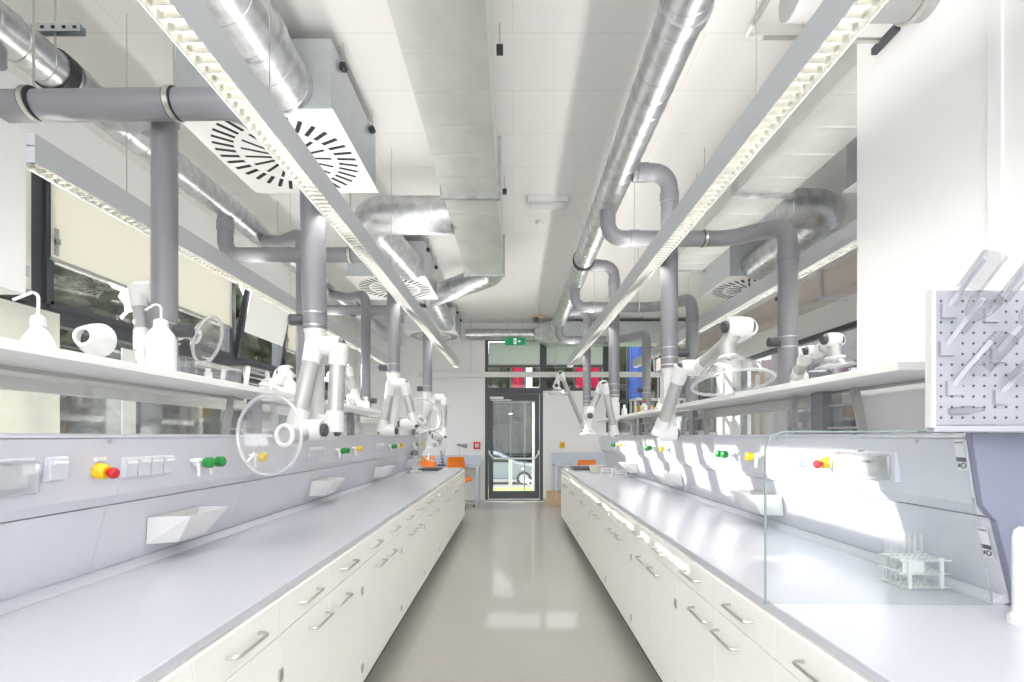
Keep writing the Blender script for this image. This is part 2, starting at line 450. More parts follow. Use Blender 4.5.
for sx, side in SIDES:
    B = LB if sx < 0 else RB
    n = len(B) - 1
    proto = None
    for i in range(1, n):
        lab = 'white two-drawer two-door cabinet under the %s worktop, %s from the door end' % (side, ORD[n - 1 - i])
        if i == n - 1: lab = 'white two-drawer two-door cabinet under the %s worktop, last before the door end' % side
        if proto is None: proto = cabinet(sx, B[i], B[i+1], lab)
        else: dup(proto, (sx * 1.1, (B[i]+B[i+1])/2, 0), lab)
    k = Kit('cabinet_end', (sx * 1.1, BE, 0), 'white filler and end panel closing the %s cabinets at the door end' % side, 'panel')
    a, b = sorted((sx*.8, sx*1.48)); c, d = sorted((sx * .855, sx*1.48))
    k.part(MB().box((a, B[-1] + .003, .105), (b, BE - .02, .857)), 'filler', 'cab', bevel=.0015)
    k.part(MB().box((c, B[-1] + .002, 0), (d, BE - .03, .104)), 'plinth', 'plinth')
    # worktop
    a, b = sorted((sx*.815, sx*1.545))
    k = Kit('worktop', (sx * 1.2, 4, .862), 'long grey-blue worktop with upstand on the %s cabinets' % side, 'worktop')
    k.part(MB().box((a, -.1, .862), (b, BE + .02, .892)), 'board', 'worktop', bevel=.004)
    a, b = sorted((sx*1.535, sx*1.56))
    k.part(MB().prism([(sx*1.505, .8925), (sx*1.56, .8925), (sx*1.56, .92), (sx*1.535, .92), (sx*1.515, .902)], -.1 if sx < 0 else 1.52, BE), 'upstand', 'worktop', bevel=.002)
    # service panel
    s0 = -.1 if sx < 0 else 1.52
    k = Kit('service_panel', (sx * 1.6, s0, .893), 'lilac-grey service panel with sloping fascia behind the %s worktop' % side, 'panel')
    up = [(1.42, 1.412), (1.454, 1.205), (1.482, 1.168), (1.60, 1.168), (1.60, 1.412)]
    lo = [(1.497, 1.163), (1.562, .894), (1.69, .894), (1.69, 1.163)]
    cap = [(1.416, 1.413), (1.70, 1.413), (1.70, 1.428), (1.424, 1.428), (1.416, 1.42)]
    y = s0; first = True
    off = (1.66 if sx < 0 else 1.52)
    cuts = [s0] + [off + .9 * i + .12 for i in range(-3, 8) if s0 + .2 < off + .9 * i + .12 < BE - .3] + [BE - .02]
    for ya, yb in zip(cuts[:-1], cuts[1:]):
        k.part(MB().prism([(sx*p, q) for p, q in up], ya + .0012, yb - .0012), 'upper_fascia', 'panel', bevel=.003)
        k.part(MB().prism([(sx*p, q) for p, q in lo], ya + .0012, yb - .0012), 'lower_fascia', 'panel', bevel=.002)
    k.part(MB().prism([(sx*p, q) for p, q in cap], s0, BE - .02), 'top_cap', 'panel', bevel=.002)
    k.part(MB().box((min(sx*1.6, sx*1.69), s0 + .01, 1.1685), (max(sx*1.6, sx*1.69), BE - .03, 1.412)), 'spine', 'panel')
    sc = MB()
    for i in range(9):
        yy = 1.70 + i * .9
        sc.lathe([(.008, 0), (.008, .003), (.004, .005)], 10, (sx*1.419, yy, 1.40), (-sx, 0, .15))
    k.part(sc, 'screw_caps', 'steel')

def lat(z):                      # front of the upper fascia at height z
    return 1.42 + (1.412 - z) / .207 * .034
def latlo(z): return 1.497 + (1.156 - z) / .262 * .065

# shelves
SH = {-1: [(.35, 2.98), (3.14, 5.55), (5.7, 7.95)], 1: [(1.695, 4.3), (4.46, 6.15), (6.3, 7.95)]}
for sx, side in SIDES:
    a, b = sorted((sx*1.35, sx*1.685))
    for i, (y0, y1) in enumerate(SH[sx]):
        lab = {0: 'long white shelf board over the %s service panel, with the camera-end bottles' % side if sx < 0 else 'long white shelf board ending at the white partition, behind the pegboard',
               1: 'white shelf board over the %s panel, middle one of three' % side, 2: 'white shelf board by the door end over the %s panel' % side}[i]
        k = Kit('shelf', (sx*1.5, (y0+y1)/2, 1.651), lab, 'shelf', 'shelf boards above the service panels')
        k.part(MB().box((a, y0, 1.651), (b, y1, 1.681)), 'board', 'shelf', bevel=.002)
        c, d = sorted((sx*1.655, sx*1.675))
        k.part(MB().box((c, y0, 1.636), (d, y1, 1.6505)), 'rear_rail', 'alum')
    c, d = sorted((sx*1.70, sx*1.92))
    y0 = .35 if sx < 0 else 2.46
    k = Kit('shelf', (sx*1.88, (y0+7.95)/2, 1.64), 'long white shelf board behind the front shelf of the %s bench' % side, 'shelf', 'shelf boards above the service panels')
    k.part(MB().box((c, y0, 1.645), (d, 7.95, 1.672)), 'board', 'shelf', bevel=.002)
    e0, e1 = sorted((sx*1.90, sx*1.92)); k.part(MB().box((e0, y0, 1.595), (e1, 7.95, 1.6445)), 'sun_cut_lip', 'shelf')  # lip added to cut off the low sun, mirrored on both benches
    ys = (3.04, 4.84, 6.6, 7.9) if sx < 0 else (2.55, 4.36, 6.2, 7.9)
    # frames carrying the shelf
    for i, y in enumerate(((1.0,) if sx < 0 else ()) + ys):
        k = Kit('shelf_support', (sx*1.64, y, 1.428), 'grey steel trestle frame carrying the %s shelf, %s from the door end' % (side, ORD[len(ys) + (1 if sx < 0 else 0) - 1 - i]), 'support', 'steel shelf supports')
        for e in (-1, 1):
            k.part(MB().bar((sx*1.63, y + e*.30, 1.4285), (sx*1.63, y + e*.24, 1.650), .035, .02, (0, 1, 0)), 'leg', 'alum')
        k.part(MB().bar((sx*1.63, y - .25, 1.575), (sx*1.63, y + .25, 1.575), .01, .012), 'rod', 'alum')
        k.part(MB().bar((sx*1.63, y - .27, 1.46), (sx*1.63, y + .27, 1.46), .01, .012), 'rod', 'alum')
        k.part(MB().box((min(sx*1.6, sx*1.65), y - .05, 1.4285), (max(sx*1.6, sx*1.65), y + .05, 1.650)), 'post', 'pvc', bevel=.004)
    # splash glass between panel and shelf
    k = Kit('splash_glass', (sx*1.68, 4, 1.43), 'clear glass strip between the %s panel top and its shelf' % side, 'glass')
    y0 = .3 if sx < 0 else 2.45
    k.part(MB().box((min(sx*1.662, sx*1.668), y0, 1.4285), (max(sx*1.662, sx*1.668), 7.9, 1.635)), 'pane', 'splash')

# glass screen across the pegboard-side worktop
k = Kit('glass_screen', (1.1, 1.512, .892), 'upright clear glass screen with green edge across the pegboard-side worktop', 'screen')
pr = [(.79, .893), (1.50, .893), (1.45, 1.16), (1.41, 1.40), (1.405, 1.432), (.84, 1.432), (.805, 1.415), (.79, 1.38)]
k.part(MB().prism(pr, 1.509, 1.515), 'pane', 'screen')
e = MB(); e.tube([Vector((x, 1.512, z)) for x, z in ((.789, .893), (.789, 1.38), (.804, 1.416), (.84, 1.433), (1.405, 1.433))], .0035, 6)
k.part(e, 'edge', 'edge')
# slate end plate behind the screen, carrying the pegboard
prof = [(1.42, 1.43), (1.454, 1.205), (1.482, 1.168), (1.497, 1.156), (1.562, .893), (1.71, .893), (1.71, 1.43)]
tag(MB().prism(prof, 1.495, 1.5185).build('end_plate', 'plate', bevel=.003), 'slate-blue end plate of the service panel under the pegboard', 'panel')

# pegboard with drying glassware
k = Kit('pegboard', (1.5, 1.46, 1.45), 'white perforated drying pegboard above the slate-blue end plate', 'pegboard')
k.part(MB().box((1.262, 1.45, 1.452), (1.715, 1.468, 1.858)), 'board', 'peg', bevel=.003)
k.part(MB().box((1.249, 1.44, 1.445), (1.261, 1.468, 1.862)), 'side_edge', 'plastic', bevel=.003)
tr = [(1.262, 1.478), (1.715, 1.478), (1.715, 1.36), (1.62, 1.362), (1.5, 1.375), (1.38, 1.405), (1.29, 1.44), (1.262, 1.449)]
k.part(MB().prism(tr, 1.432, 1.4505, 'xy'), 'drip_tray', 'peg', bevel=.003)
hb = MB()
for i in range(14):
    for j in range(12):
        x = 1.283 + i * .0325; z = 1.475 + j * .0318
        hb.lathe([(.0042, 0), (.0042, .0006)], 8, (x, 1.4499, z), (0, -1, 0))
k.part(hb, 'hole_pattern', 'ink')
pegs = [(1.302, 1.803), (1.297, 1.690), (1.318, 1.572), (1.43, 1.79), (1.45, 1.67), (1.46, 1.545)]
D = Vector((.05, -.70, .72)).normalized()
for x, z in pegs:
    o = Vector((x, 1.449, z))
    pg = k.part(MB().box((x - .022, 1.4405, z - .03), (x + .022, 1.4495, z + .012)), 'peg_base', 'peg')
    k.part(MB().tube([o, o + D * .155], .0065, 10), 'peg', 'panel', True, parent=pg)
def glassware(kind, o, d, lab):
    m = MB()
    if kind == 'cyl':
        m.lathe([(.0, 0), (.030, 0), (.030, -.11), (.036, -.113)], 24, o, d, False)
        nm, c = 'glass_beaker', 'beaker'
    elif kind == 'flask':
        m.lathe([(0, 0), (.032, -.0), (.036, -.02), (.03, -.05), (.014, -.075), (.012, -.115), (.015, -.118)], 24, o, d, False)
        nm, c = 'glass_flask', 'flask'
    else:
        m.lathe([(0, 0), (.012, -.004), (.017, -.02), (.017, -.13), (.02, -.132)], 20, o, d, False)
        nm, c = 'glass_tube', 'tube'
    tag(m.build(nm, 'lab', None, True), lab, c, 'glassware drying on the pegboard')
def on(i, t, dx=0): return Vector((pegs[i][0] + dx, 1.449, pegs[i][1])) + D * t
glassware('cyl', on(0, .165, .02), D, 'clear glass beaker upside down on the top corner peg')
glassware('flask', on(1, .165, .012), D, 'small clear flask on the middle peg of the outer column')
glassware('cyl', on(2, .17, .03), D, 'wide clear beaker on the lowest peg of the outer column')
glassware('tube', on(3, .165, .004), D, 'clear glass tube on the top inner peg')
glassware('flask', on(4, .165, .012), D, 'clear flask on the middle peg of the inner column')
glassware('cyl', on(5, .165, .02), D, 'clear beaker on the lowest peg of the inner column')
m = MB().lathe([(0, 0), (.011, 0), (.013, .02), (.013, .05), (.008, .07), (.006, .09), (0, .09)], 16, (1.30, 1.438, 1.4925), (1, -.12, .08), False)
tag(m.build('glass_stopper', 'lab', None, True), 'small clear glass stopper lying along the pegboard tray', 'stopper', 'glassware drying on the pegboard')
# stickers on the panel edge
for (y, z, lb, f) in ((1.535, 1.36, 'white printed sticker high on the fascia beside the slate-blue plate', lat), (1.545, 1.08, 'white printed sticker low on the panel beside the slate-blue plate', latlo)):
    k = Kit('sticker', (f(z), y, z), lb, 'sticker', 'printed stickers beside the end plate')
    dz = .05
    def Q(y0, y1, z0, z1, t): return MB().add([(f(z0) - t, y0, z0), (f(z0) - t, y1, z0), (f(z1) - t, y1, z1), (f(z1) - t, y0, z1)], [(0,1,2,3)])
    k.part(Q(y - .013, y + .022, z - dz, z + dz, .003), 'paper', 'label')
    k.part(Q(y - .013, y + .022, z - .022, z - .008, .004), 'dark_band', 'ink')
    t = MB()
    for i in range(5): t.v += Q(y - .009 + i * .006, y - .005 + i * .006, z + .036, z + .042, .004).v; t.f.append(tuple(range(i*4, i*4+4)))
    k.part(t, 'print', 'ink')
    t = MB()
    c = Vector((f(z - .034) - .005, y - .001, z - .034)); t.tube([c + Vector((0, .008 * math.cos(a), .008 * math.sin(a))) for a in [2*PI*i/14 for i in range(14)]], .0018, 5, closed=True)
    t.box((c.x - .001, c.y + .012, c.z - .006), (c.x + .001, c.y + .018, c.z + .006))
    k.part(t, 'emblem', 'ink')
# white tap column at the sink edge
k = Kit('sink_tap', (1.415, 1.37, .892), 'white swan-neck tap column at the frame edge by the slate-blue plate', 'tap')
k.part(MB().lathe([(.03, 0), (.03, .02), (.02, .03), (.02, .24), (.016, .262), (.006, .272)], 20, (1.43, 1.36, .8925)), 'column', 'plastic', True)
k.part(MB().tube(dedupe(fillet([(1.43, 1.36, 1.1), (1.50, 1.36, 1.12), (1.50, 1.30, 1.04)], .03)), .008, 10), 'spout', 'alum', True)
# test tube rack
k = Kit('test_tube_rack', (1.42, 1.71, .892), 'white wire test tube rack holding clear tubes behind the glass screen', 'rack')
rx0, rx1, ry0, ry1 = 1.345, 1.495, 1.66, 1.765
w = MB()
for z in (.898, .945, .99):
    t = .004
    w.box((rx0 - .012, ry0, z - t/2), (rx1 + .012, ry0 + .008, z + t/2)); w.box((rx0 - .012, ry1 - .008, z - t/2), (rx1 + .012, ry1, z + t/2))
    for i in range(8):
        x = rx0 + (rx1 - rx0) * i / 7
        w.box((x - .002, ry0, z - t/2), (x + .002, ry1, z + t/2))
    for j in range(1, 5):
        y = ry0 + (ry1 - ry0) * j / 5
        w.box((rx0, y - .002, z - t/2), (rx1, y + .002, z + t/2))
k.part(w, 'grid', 'plastic')
for x in (rx0 + .02, rx1 - .02):
    for y in (ry0 + .004, ry1 - .004):
        k.part(MB().box((x - .006, y - .003, .893), (x + .006, y + .003, 1.0)), 'leg', 'plastic')
k.part(MB().box((rx0, ry0 + .009, .948), (rx0 + .075, ry0 + .011, .988)), 'front_plate', 'plastic')
tt = None; n = 0
for j in range(2):
    for i in range(6):
        x = rx0 + (rx1 - rx0) * (i + .5) / 7; y = ry0 + (ry1 - ry0) * (j + 3.5) / 5
        if tt is None:
            tt = MB().lathe([(0, 0), (.0045, .003), (.006, .01), (.006, .165), (.0075, .167)], 12, (0, 0, 0), (0, 0, 1), False).build('test_tube', 'tubeglass', None, True)
            o = tt
        else: o = tt.copy(); C.objects.link(o)
        o.location = (x, y, .8995)
        tag(o, 'clear glass test tube standing in the white rack behind the glass screen', 'test tube', 'test tubes in the rack')

# ------------------------------------------------------------------ fittings on the service panels
def estop(sx, y, z, lab):
    x = lat(z); d = Vector((-sx, 0, -.16)).normalized()
    o = Vector((sx * x, y, z))
    k = Kit('emergency_stop', o, lab, 'button', 'emergency stop buttons')
    k.part(MB().lathe([(.027, .001), (.029, .004), (.024, .032), (.02, .036)], 22, o, d), 'base', 'yellow', True)
    k.part(MB().lathe([(.011, .036), (.011, .046), (.019, .05), (.02, .058), (.015, .066), (0, .068)], 22, o, d), 'button', 'red', True)
    k.part(MB().box((min(o.x, o.x - sx*.008) + sx * -.004, y - .022, z + .034), (max(o.x, o.x - sx*.008) - sx * .004, y + .022, z + .046)), 'name_plate', 'label')
estop(-1, 1.675, 1.300, 'yellow and red emergency stop on the window-side panel')
estop(1, 2.20, 1.300, 'yellow and red emergency stop in the sunlit pegboard-side panel')

def sockets(sx, y0, y1, z, n, lab, name='socket_strip'):
    o = Vector((sx * lat(z), (y0+y1)/2, z)); k = Kit(name, o, lab, 'socket', 'socket strips on the panels')
    def pr(ya, yb, z0, z1, t0, t1):
        m = MB(); m.prism([(sx*(lat(z0) - .001 + (0)), z0), (sx*(lat(z0) - t0), z0 + .004), (sx*(lat(z1) - t1), z1 - .004), (sx*(lat(z1) - .001), z1)], ya, yb); return m
    k.part(pr(y0, y1, z - .04, z + .042, .012, .012), 'base_plate', 'panel', bevel=.002)
    st = (y1 - y0) / n
    for i in range(n):
        ya = y0 + i * st + .004; yb = y0 + (i+1) * st - .003
        c = k.part(pr(ya, yb, z - .036, z + .038, .024, .018), 'socket_lid', 'panel', bevel=.002)
        k.part(pr(ya + .008, yb - .008, z + .014, z + .03, .0252, .0222), 'name_plate', 'label', parent=c)
sockets(-1, 1.765, 2.03, 1.30, 4, 'row of four lidded sockets between emergency stop and green taps')
sockets(-1, 1.475, 1.545, 1.315, 1, 'single lidded socket beside the clear covered control box')
sockets(-1, 3.38, 3.66, 1.30, 4, 'row of four lidded sockets under the glass hood')
sockets(-1, 5.05, 5.35, 1.30, 4, 'row of four lidded sockets beyond the second window-side tray')
sockets(1, 2.40, 2.47, 1.30, 1, 'single lidded socket near the sunlit emergency stop')
def covered(sx, y0, y1, z, lab):
    o = Vector((sx * lat(z), (y0+y1)/2, z)); k = Kit('control_box', o, lab, 'control box', 'clear covered control boxes')
    x = lat(z)
    def bx(t0, t1, ya, yb, z0, z1): return MB().box((min(sx*(x-t0), sx*(x-t1)), ya, z0), (max(sx*(x-t0), sx*(x-t1)), yb, z1))
    k.part(bx(-.02, .014, y0, y1, z - .06, z + .055), 'frame', 'panel', bevel=.004)
    k.part(bx(.0145, .018, y0 + .03, y1 - .03, z - .03, z + .035), 'card', 'label')
    pt = MB()
    for i in range(3): pt.box((sx*(x-.018) - .0008, y0 + .12 + i * .018, z + .008), (sx*(x-.018) + .0008, y0 + .132 + i * .018, z + .016))
    k.part(pt, 'print', 'ink')
    k.part(bx(.0185, .04, y0 + .008, y1 - .008, z - .052, z + .048), 'cover', 'clear', bevel=.012)
    k.part(bx(.015, .03, (y0+y1)/2 - .02, (y0+y1)/2 + .02, z + .05, z + .062), 'latch', 'clear')
covered(-1, 1.05, 1.445, 1.30, 'control box under a clear cover beside the single socket')
covered(1, 1.80, 2.15, 1.305, 'control box under a clear cover in the sunlit panel')
def tap(sx, y, z, colour, n, lab):
    o = Vector((sx * lat(z), y, z)); k = Kit('gas_tap', o, lab, 'tap', 'coloured taps on the panels')
    xf = lat(z)
    k.part(MB().tube([(sx*(xf - .001), y, z), (sx*(xf - .02), y, z)], [.02, .017], 16), 'flange', 'plastic', True)
    b = MB(); b.tube([(sx*(xf - .015), y - .06, z + .012), (sx*(xf - .03), y - .06 + .02, z + .01), (sx*(xf - .035), y + (n - 1) * .08 + .02, z)], [.006, .013, .013], 12)
    k.part(b, 'valve_body', 'plastic', True)
    for i in range(n):
        yy = y + i * .085
        k.part(MB().lathe([(.014, 0), (.025, .006), (.025, .036), (.016, .042)], 8, (sx*(xf - .04), yy, z), (-sx, 0, .0)), 'handle', colour, True, .002)
        k.part(MB().tube([(sx*(xf - .036), yy - .035, z), (sx*(xf - .04), yy - .035, z - .06)], [.009, .006], 10), 'nozzle', 'plastic', True)
TL = [(2.19, 2.66), (3.93, 4.33), (5.57, 5.98), (6.95, 7.35)]
TR = [(3.15, 2.82), (4.87, 4.48), (6.6, 6.2)]
for i, (g, yl) in enumerate(TL):
    w_ = ['over the first white tray', 'beyond the glass hood', 'by the middle of the window-side panel', 'at the door end of the window-side panel'][i]
    tap(-1, g, 1.30, 'green', 2, 'pair of green gas taps %s' % w_)
    tap(-1, yl, 1.305, 'yellow', 1, 'yellow gas tap beside the green pair %s' % w_)
for i, (g, yl) in enumerate(TR):
    w_ = ['next to the glass screen', 'halfway along the sunlit panel', 'at the door end of the pegboard-side panel'][i]
    tap(1, g, 1.30, 'green', 2, 'pair of green gas taps %s' % w_)
    tap(1, yl, 1.30, 'yellow', 1, 'yellow gas tap beside the green pair %s' % w_)
def tray(sx, y0, y1, lab):
    k = Kit('wall_tray', (sx*1.5, (y0+y1)/2, .98), lab, 'tray', 'white trays hung on the lower panels')
    t, bz = 1.083, .965
    xb0, xb1 = latlo(t) - .004, latlo(bz) - .004; xf = 1.355; dx = .045
    def q(x, y, z): return Vector((sx*x, y, z))
    o = [q(xb1, y0 + .03, bz), q(1.44, y0 + .08, bz), q(1.44, y1 - .08, bz), q(xb1, y1 - .03, bz), q(xb0, y0, t), q(xf, y0 + .035, t), q(xf, y1 - .035, t), q(xb0, y1, t)]
    w = .012
    i_ = [q(xb1 - .01, y0 + .05, bz + .01), q(1.44 + .01, y0 + .09, bz + .01), q(1.45, y1 - .09, bz + .01), q(xb1 - .01, y1 - .05, bz + .01),
          q(xb0 - .01, y0 + .03, t), q(xf + w, y0 + .045, t), q(xf + w, y1 - .045, t), q(xb0 - .01, y1 - .03, t)]
    m = MB(); m.add(o + i_, [(0,1,2,3), (0,1,5,4), (1,2,6,5), (2,3,7,6), (3,0,4,7), (8,9,10,11), (8,9,13,12), (9,10,14,13), (10,11,15,14), (11,8,12,15),
                            (4,5,13,12), (5,6,14,13), (6,7,15,14), (7,4,12,15)])
    k.part(m, 'bin', 'plastic')
for i, y in enumerate((2.0, 3.62, 5.3, 6.95)):
    tray(-1, y, y + .34, 'white plastic tray hung on the window-side lower panel, %s from the camera end' % ORD[i])
for i, y in enumerate((2.72, 4.35, 5.9)):
    tray(1, y, y + .37, 'white plastic tray hung on the pegboard-side lower panel, %s from the glass screen' % ORD[i])

# ------------------------------------------------------------------ long louvred lights
for sx, x0, x1, y0, y1, lab in ((-1, 1.008, 1.106, -.6, 9.02, 'long silver louvred light hanging over the window-side bench front'),
                            (1, 1.008, 1.106, -.6, 9.02, 'long silver louvred light hanging over the pegboard-side bench front'),
                            (-1, 2.235, 2.333, 2.26, 9.02, 'long louvred light hanging along the windows behind the window-side bench'),
                            (1, 2.235, 2.333, -.6, 9.02, 'long louvred light hanging beyond the partition and pegboard-side bench')):
    zb = H + 1.28; zt = zb + .135
    k = Kit('louvre_light', (sx*(x0+x1)/2, (y0+y1)/2, zb), lab, 'light', 'long hanging louvre lights')
    a, b = sorted((sx*x0, sx*x1)); t = .004
    xi = (a + b) / 2
    hs = MB()
    hs.box((a, y0, zb), (a + t, y1, zt)); hs.box((b - t, y0, zb), (b, y1, zt)); hs.box((a + t, y0, zb + .075), (b - t, y1, zb + .08))
    hs.box((a + t, y0, zb), (b - t, y0 + t, zt)); hs.box((a + t, y1 - t, zb), (b - t, y1, zt))
    k.part(hs, 'housing', 'lamp')
    lv = MB(); n = int((y1 - y0) / .045)
    for i in range(n):
        y = y0 + .02 + i * .045
        lv.add([(a + t, y, zb + .004), (b - t, y, zb + .004), (b - t, y + .01, zb + .034), (a + t, y + .01, zb + .034), (a + t, y - .01, zb + .034), (b - t, y - .01, zb + .034)], [(0,1,2,3), (0,1,5,4)])
    for s_, e in ((a + t, 1), (b - t, -1)):
        lv.add([(s_, y0, zb + .002), (s_ + e*.014, y0, zb + .03), (s_ + e*.014, y1, zb + .03), (s_, y1, zb + .002)], [(0,1,2,3)])
    k.part(lv, 'louvre', 'louvre')
    nt_ = 7; L = (y1 - y0) / nt_
    for i in range(nt_):
        k.part(MB().tube([(xi, y0 + i*L + .03, zb + .055), (xi, y0 + (i+1)*L - .03, zb + .055)], .008, 10), 'fluorescent_tube', 'tube', True)
    for y in [y0 + .6 + j * 2.1 for j in range(5) if y0 + .6 + j*2.1 < y1]:
        k.part(MB().tube([(xi, y, zb + .08), (xi, y, CZ - .002)], .0025, 6), 'suspension_cable', 'steel')
    for up in (0, 1):
        l = bpy.data.lights.new('lamp_glow', 'AREA'); l.shape = 'RECTANGLE'
        l.size = .085; l.size_y = y1 - y0 - .1
        o = bpy.data.objects.new('lamp_uplight' if up else 'lamp_downlight', l); C.objects.link(o)
        o.location = (xi, (y0+y1)/2, zt + .001 if up else zb + .04)
        o.rotation_euler = (PI if up else 0, 0, 0)
        l.color = (1, .965, .925)
        l.energy = ((20 if x0 < 2 else 9) if up else 64) * (y1 - y0) / 9.6
        o.parent = k.o; o.matrix_parent_inverse = Matrix.Translation(-k.loc)
        o.visible_camera = True

# ------------------------------------------------------------------ ducts
def spiral(name, path, r, lab, pitch=.13, elbow_r=None, cat='duct', group='round spiral ducts', collars=(), mtl='galv', hangers=()):
    pts = dedupe(fillet(path, elbow_r, 5)) if elbow_r and len(path) > 2 else [Vector(p) for p in path]
    k = Kit(name, pts[0], lab, cat, group)
    k.part(MB().tube(pts, r, 32), 'duct_tube', mtl, True)
    # raised helical seam along the straight runs
    sm = MB(); path = [Vector(p) for p in path]
    for a, b in zip(path[:-1], path[1:]):
        d = b - a; L = d.length; d.normalize(); e = (elbow_r or 0)
        s0 = a + d * (e if a is not path[0] else 0.02); L2 = L - (e if a is not path[0] else .02) - (e if b is not path[-1] else .02)
        if L2 < pitch: continue
        u = d.orthogonal().normalized(); w2 = d.cross(u); N = int(L2 / pitch * 24)
        sm.tube([s0 + d * (L2 * i / N) + (u * math.cos(2*PI*i/24) + w2 * math.sin(2*PI*i/24)) * r for i in range(N + 1)], .0032, 4)
    k.part(sm, 'spiral_seam', 'seam', True)
    for c, d, mm in collars:
        c = Vector(c); d = Vector(d).normalized()
        k.part(MB().lathe([(r, -.03), (r + .012, -.028), (r + .012, .028), (r, .03)], 32, c, d), 'collar', mm, True)
    for c in hangers:
        c = Vector(c)
        k.part(MB().tube([c, (c.x, c.y, CZ)], .005, 6), 'hanger_rod', 'steel')
    return k
# left and right extract mains
sl = (-2.51, 3.42)
k = spiral('spiral_duct', [(sl[0], -1.0, sl[1]), (sl[0], 10.4, sl[1])], .105, 'round spiral duct running along above the window wall', .135,
       collars=[((sl[0], 2.66, sl[1]), (0,1,0), 'rubber'), ((sl[0], 2.74, sl[1]), (0,1,0), 'galv'), ((sl[0], 5.2, sl[1]), (0,1,0), 'rubber'), ((sl[0], 7.6, sl[1]), (0,1,0), 'rubber')], hangers=[(sl[0], 5.15, sl[1] + .1)])
sr = (.822, 3.47)
k = spiral('spiral_duct', [(sr[0], -1.0, sr[1]), (sr[0], 9.45, sr[1])], .116, 'long shiny spiral duct running down the aisle beside the pegboard-side light', .15,
       collars=[((sr[0], 2.31, sr[1]), (0,1,0), 'galv'), ((sr[0], 5.62, sr[1]), (0,1,0), 'rubber'), ((sr[0], 8.9, sr[1]), (0,1,0), 'galv')], hangers=[(sr[0], 2.36, sr[1] + .1), (sr[0], 5.7, sr[1] + .1)])
# rectangular supply ducts
def rect_duct(x0, x1, z0, z1, cuts, lab, mtl='galv_flat'):
    k = Kit('rectangular_duct', ((x0+x1)/2, cuts[0], z0), lab, 'duct', 'rectangular ducts')
    for a, b in zip(cuts[:-1], cuts[1:]):
        k.part(MB().box((x0, a + .004, z0), (x1, b - .004, z1)), 'duct_section', mtl)
    for y in cuts[1:]:
        f = MB(); t = .028
        for yy in (y - .019, y + .003):
            f.box((x0 - t, yy, z0 - t), (x1 + t, yy + .016, z0)); f.box((x0 - t, yy, z1), (x1 + t, yy + .016, z1 + t))
            f.box((x0 - t, yy, z0), (x0, yy + .016, z1)); f.box((x1, yy, z0), (x1 + t, yy + .016, z1))
        k.part(f, 'flange', 'galv')
    rb = MB(); y = cuts[0] + .15; pl = [(cuts[0] + .01, z0 + .0005)]      # shallow cross beads pressed into the sheet
    while y < cuts[-1] - .1:
        pl += [(y - .014, z0 - .001), (y, z0 - .006), (y + .014, z0 - .001)]; y += .30
    pl.append((cuts[-1] - .03, z0 + .0005)); n = len(pl)
    rb.add([(x0 + .01, a, b) for a, b in pl] + [(x1 - .01, a, b) for a, b in pl], [(i, i + 1, n + i + 1, n + i) for i in range(n - 1)])
    k.part(rb, 'stiffening_bead', mtl)
    for y in (cuts[1] - 1.0, cuts[1] + .7):
        for x in (x0 - .045, x1 + .045):
            h = k.part(MB().box((x - .02, y - .02, z1 - .08), (x + .02, y + .02, z1 - .04)), 'hanger_clip', 'rubber')
            k.part(MB().tube([(x, y, z1 - .05), (x, y, CZ)], .004, 6), 'hanger_rod', 'steel', parent=h)
    return k
rect_duct(-.565, -.125, 3.37, 3.82, (-1.0, 3.93, 5.84), 'wide rectangular galvanised duct down the aisle ceiling above the door')
rect_duct(1.79, 2.235, 3.37, 3.82, (-1.0, 3.90, 5.70), 'rectangular galvanised duct beside the partition behind the pegboard-side light')
rect_duct(3.0, 3.23, 2.77, 3.01, (-1.0, 4.7, 6.6, 10.2), 'low narrow rectangular duct along the far room windows beyond the partition', 'reflection_tint')
# ceiling air boxes with swirl diffusers
def air_box(x0, y0, lab, s=.99):
    x1, y1 = x0 + s, y0 + s; z0, z1 = H + 1.955, H + 2.40
    k = Kit('ceiling_air_box', ((x0+x1)/2, (y0+y1)/2, z0), lab, 'air vent', 'ceiling air boxes')
    k.part(MB().box((x0 + .02, y0 + .02, z0 + .012), (x1 - .02, y1 - .02, z1)), 'box', 'galv_box')
    pl = k.part(MB().box((x0, y0, z0), (x1, y1, z0 + .011)), 'diffuser_plate', 'plastic', bevel=.002)
    cx, cy = (x0+x1)/2, (y0+y1)/2; sb = MB(); R = .464
    for n, r0, r1, w in ((36, .335, R, .026), (18, .11, .295, .02)):
        for i in range(n):
            a = 2*PI*i/n + .05
            m = Matrix.Translation((cx, cy, z0)) @ Matrix.Rotation(a, 4, 'Z')
            sb.box((r0, -w/2, -.0015), (r1, w/2, .002), m)
    k.part(sb, 'air_slots', 'black', parent=pl)
    for x in (x0 + .0, x1 - .0):
        for y in (y0 + .18, y1 - .18):
            h = k.part(MB().tube([(x, y - .02, z1 - .05), (x, y + .02, z1 - .05)], .022, 12), 'hanger_eye', 'rubber', True)
            k.part(MB().tube([(x, y, z1 - .05), (x, y, CZ)], .004, 6), 'hanger_rod', 'steel', parent=h)
air_box(-2.07, 2.90, 'large ceiling air box with slotted swirl plate over the window-side bench, camera end')
air_box(-2.06, 5.93, 'middle ceiling air box with slotted swirl plate over the window-side bench')
air_box(-2.05, 9.02, 'small-looking ceiling air box with swirl plate by the door wall')
air_box(2.65, 2.90, 'ceiling air box cut off by the white partition edge')
air_box(2.65, 5.93, 'ceiling air box with swirl plate beyond the elbow duct in the far room')
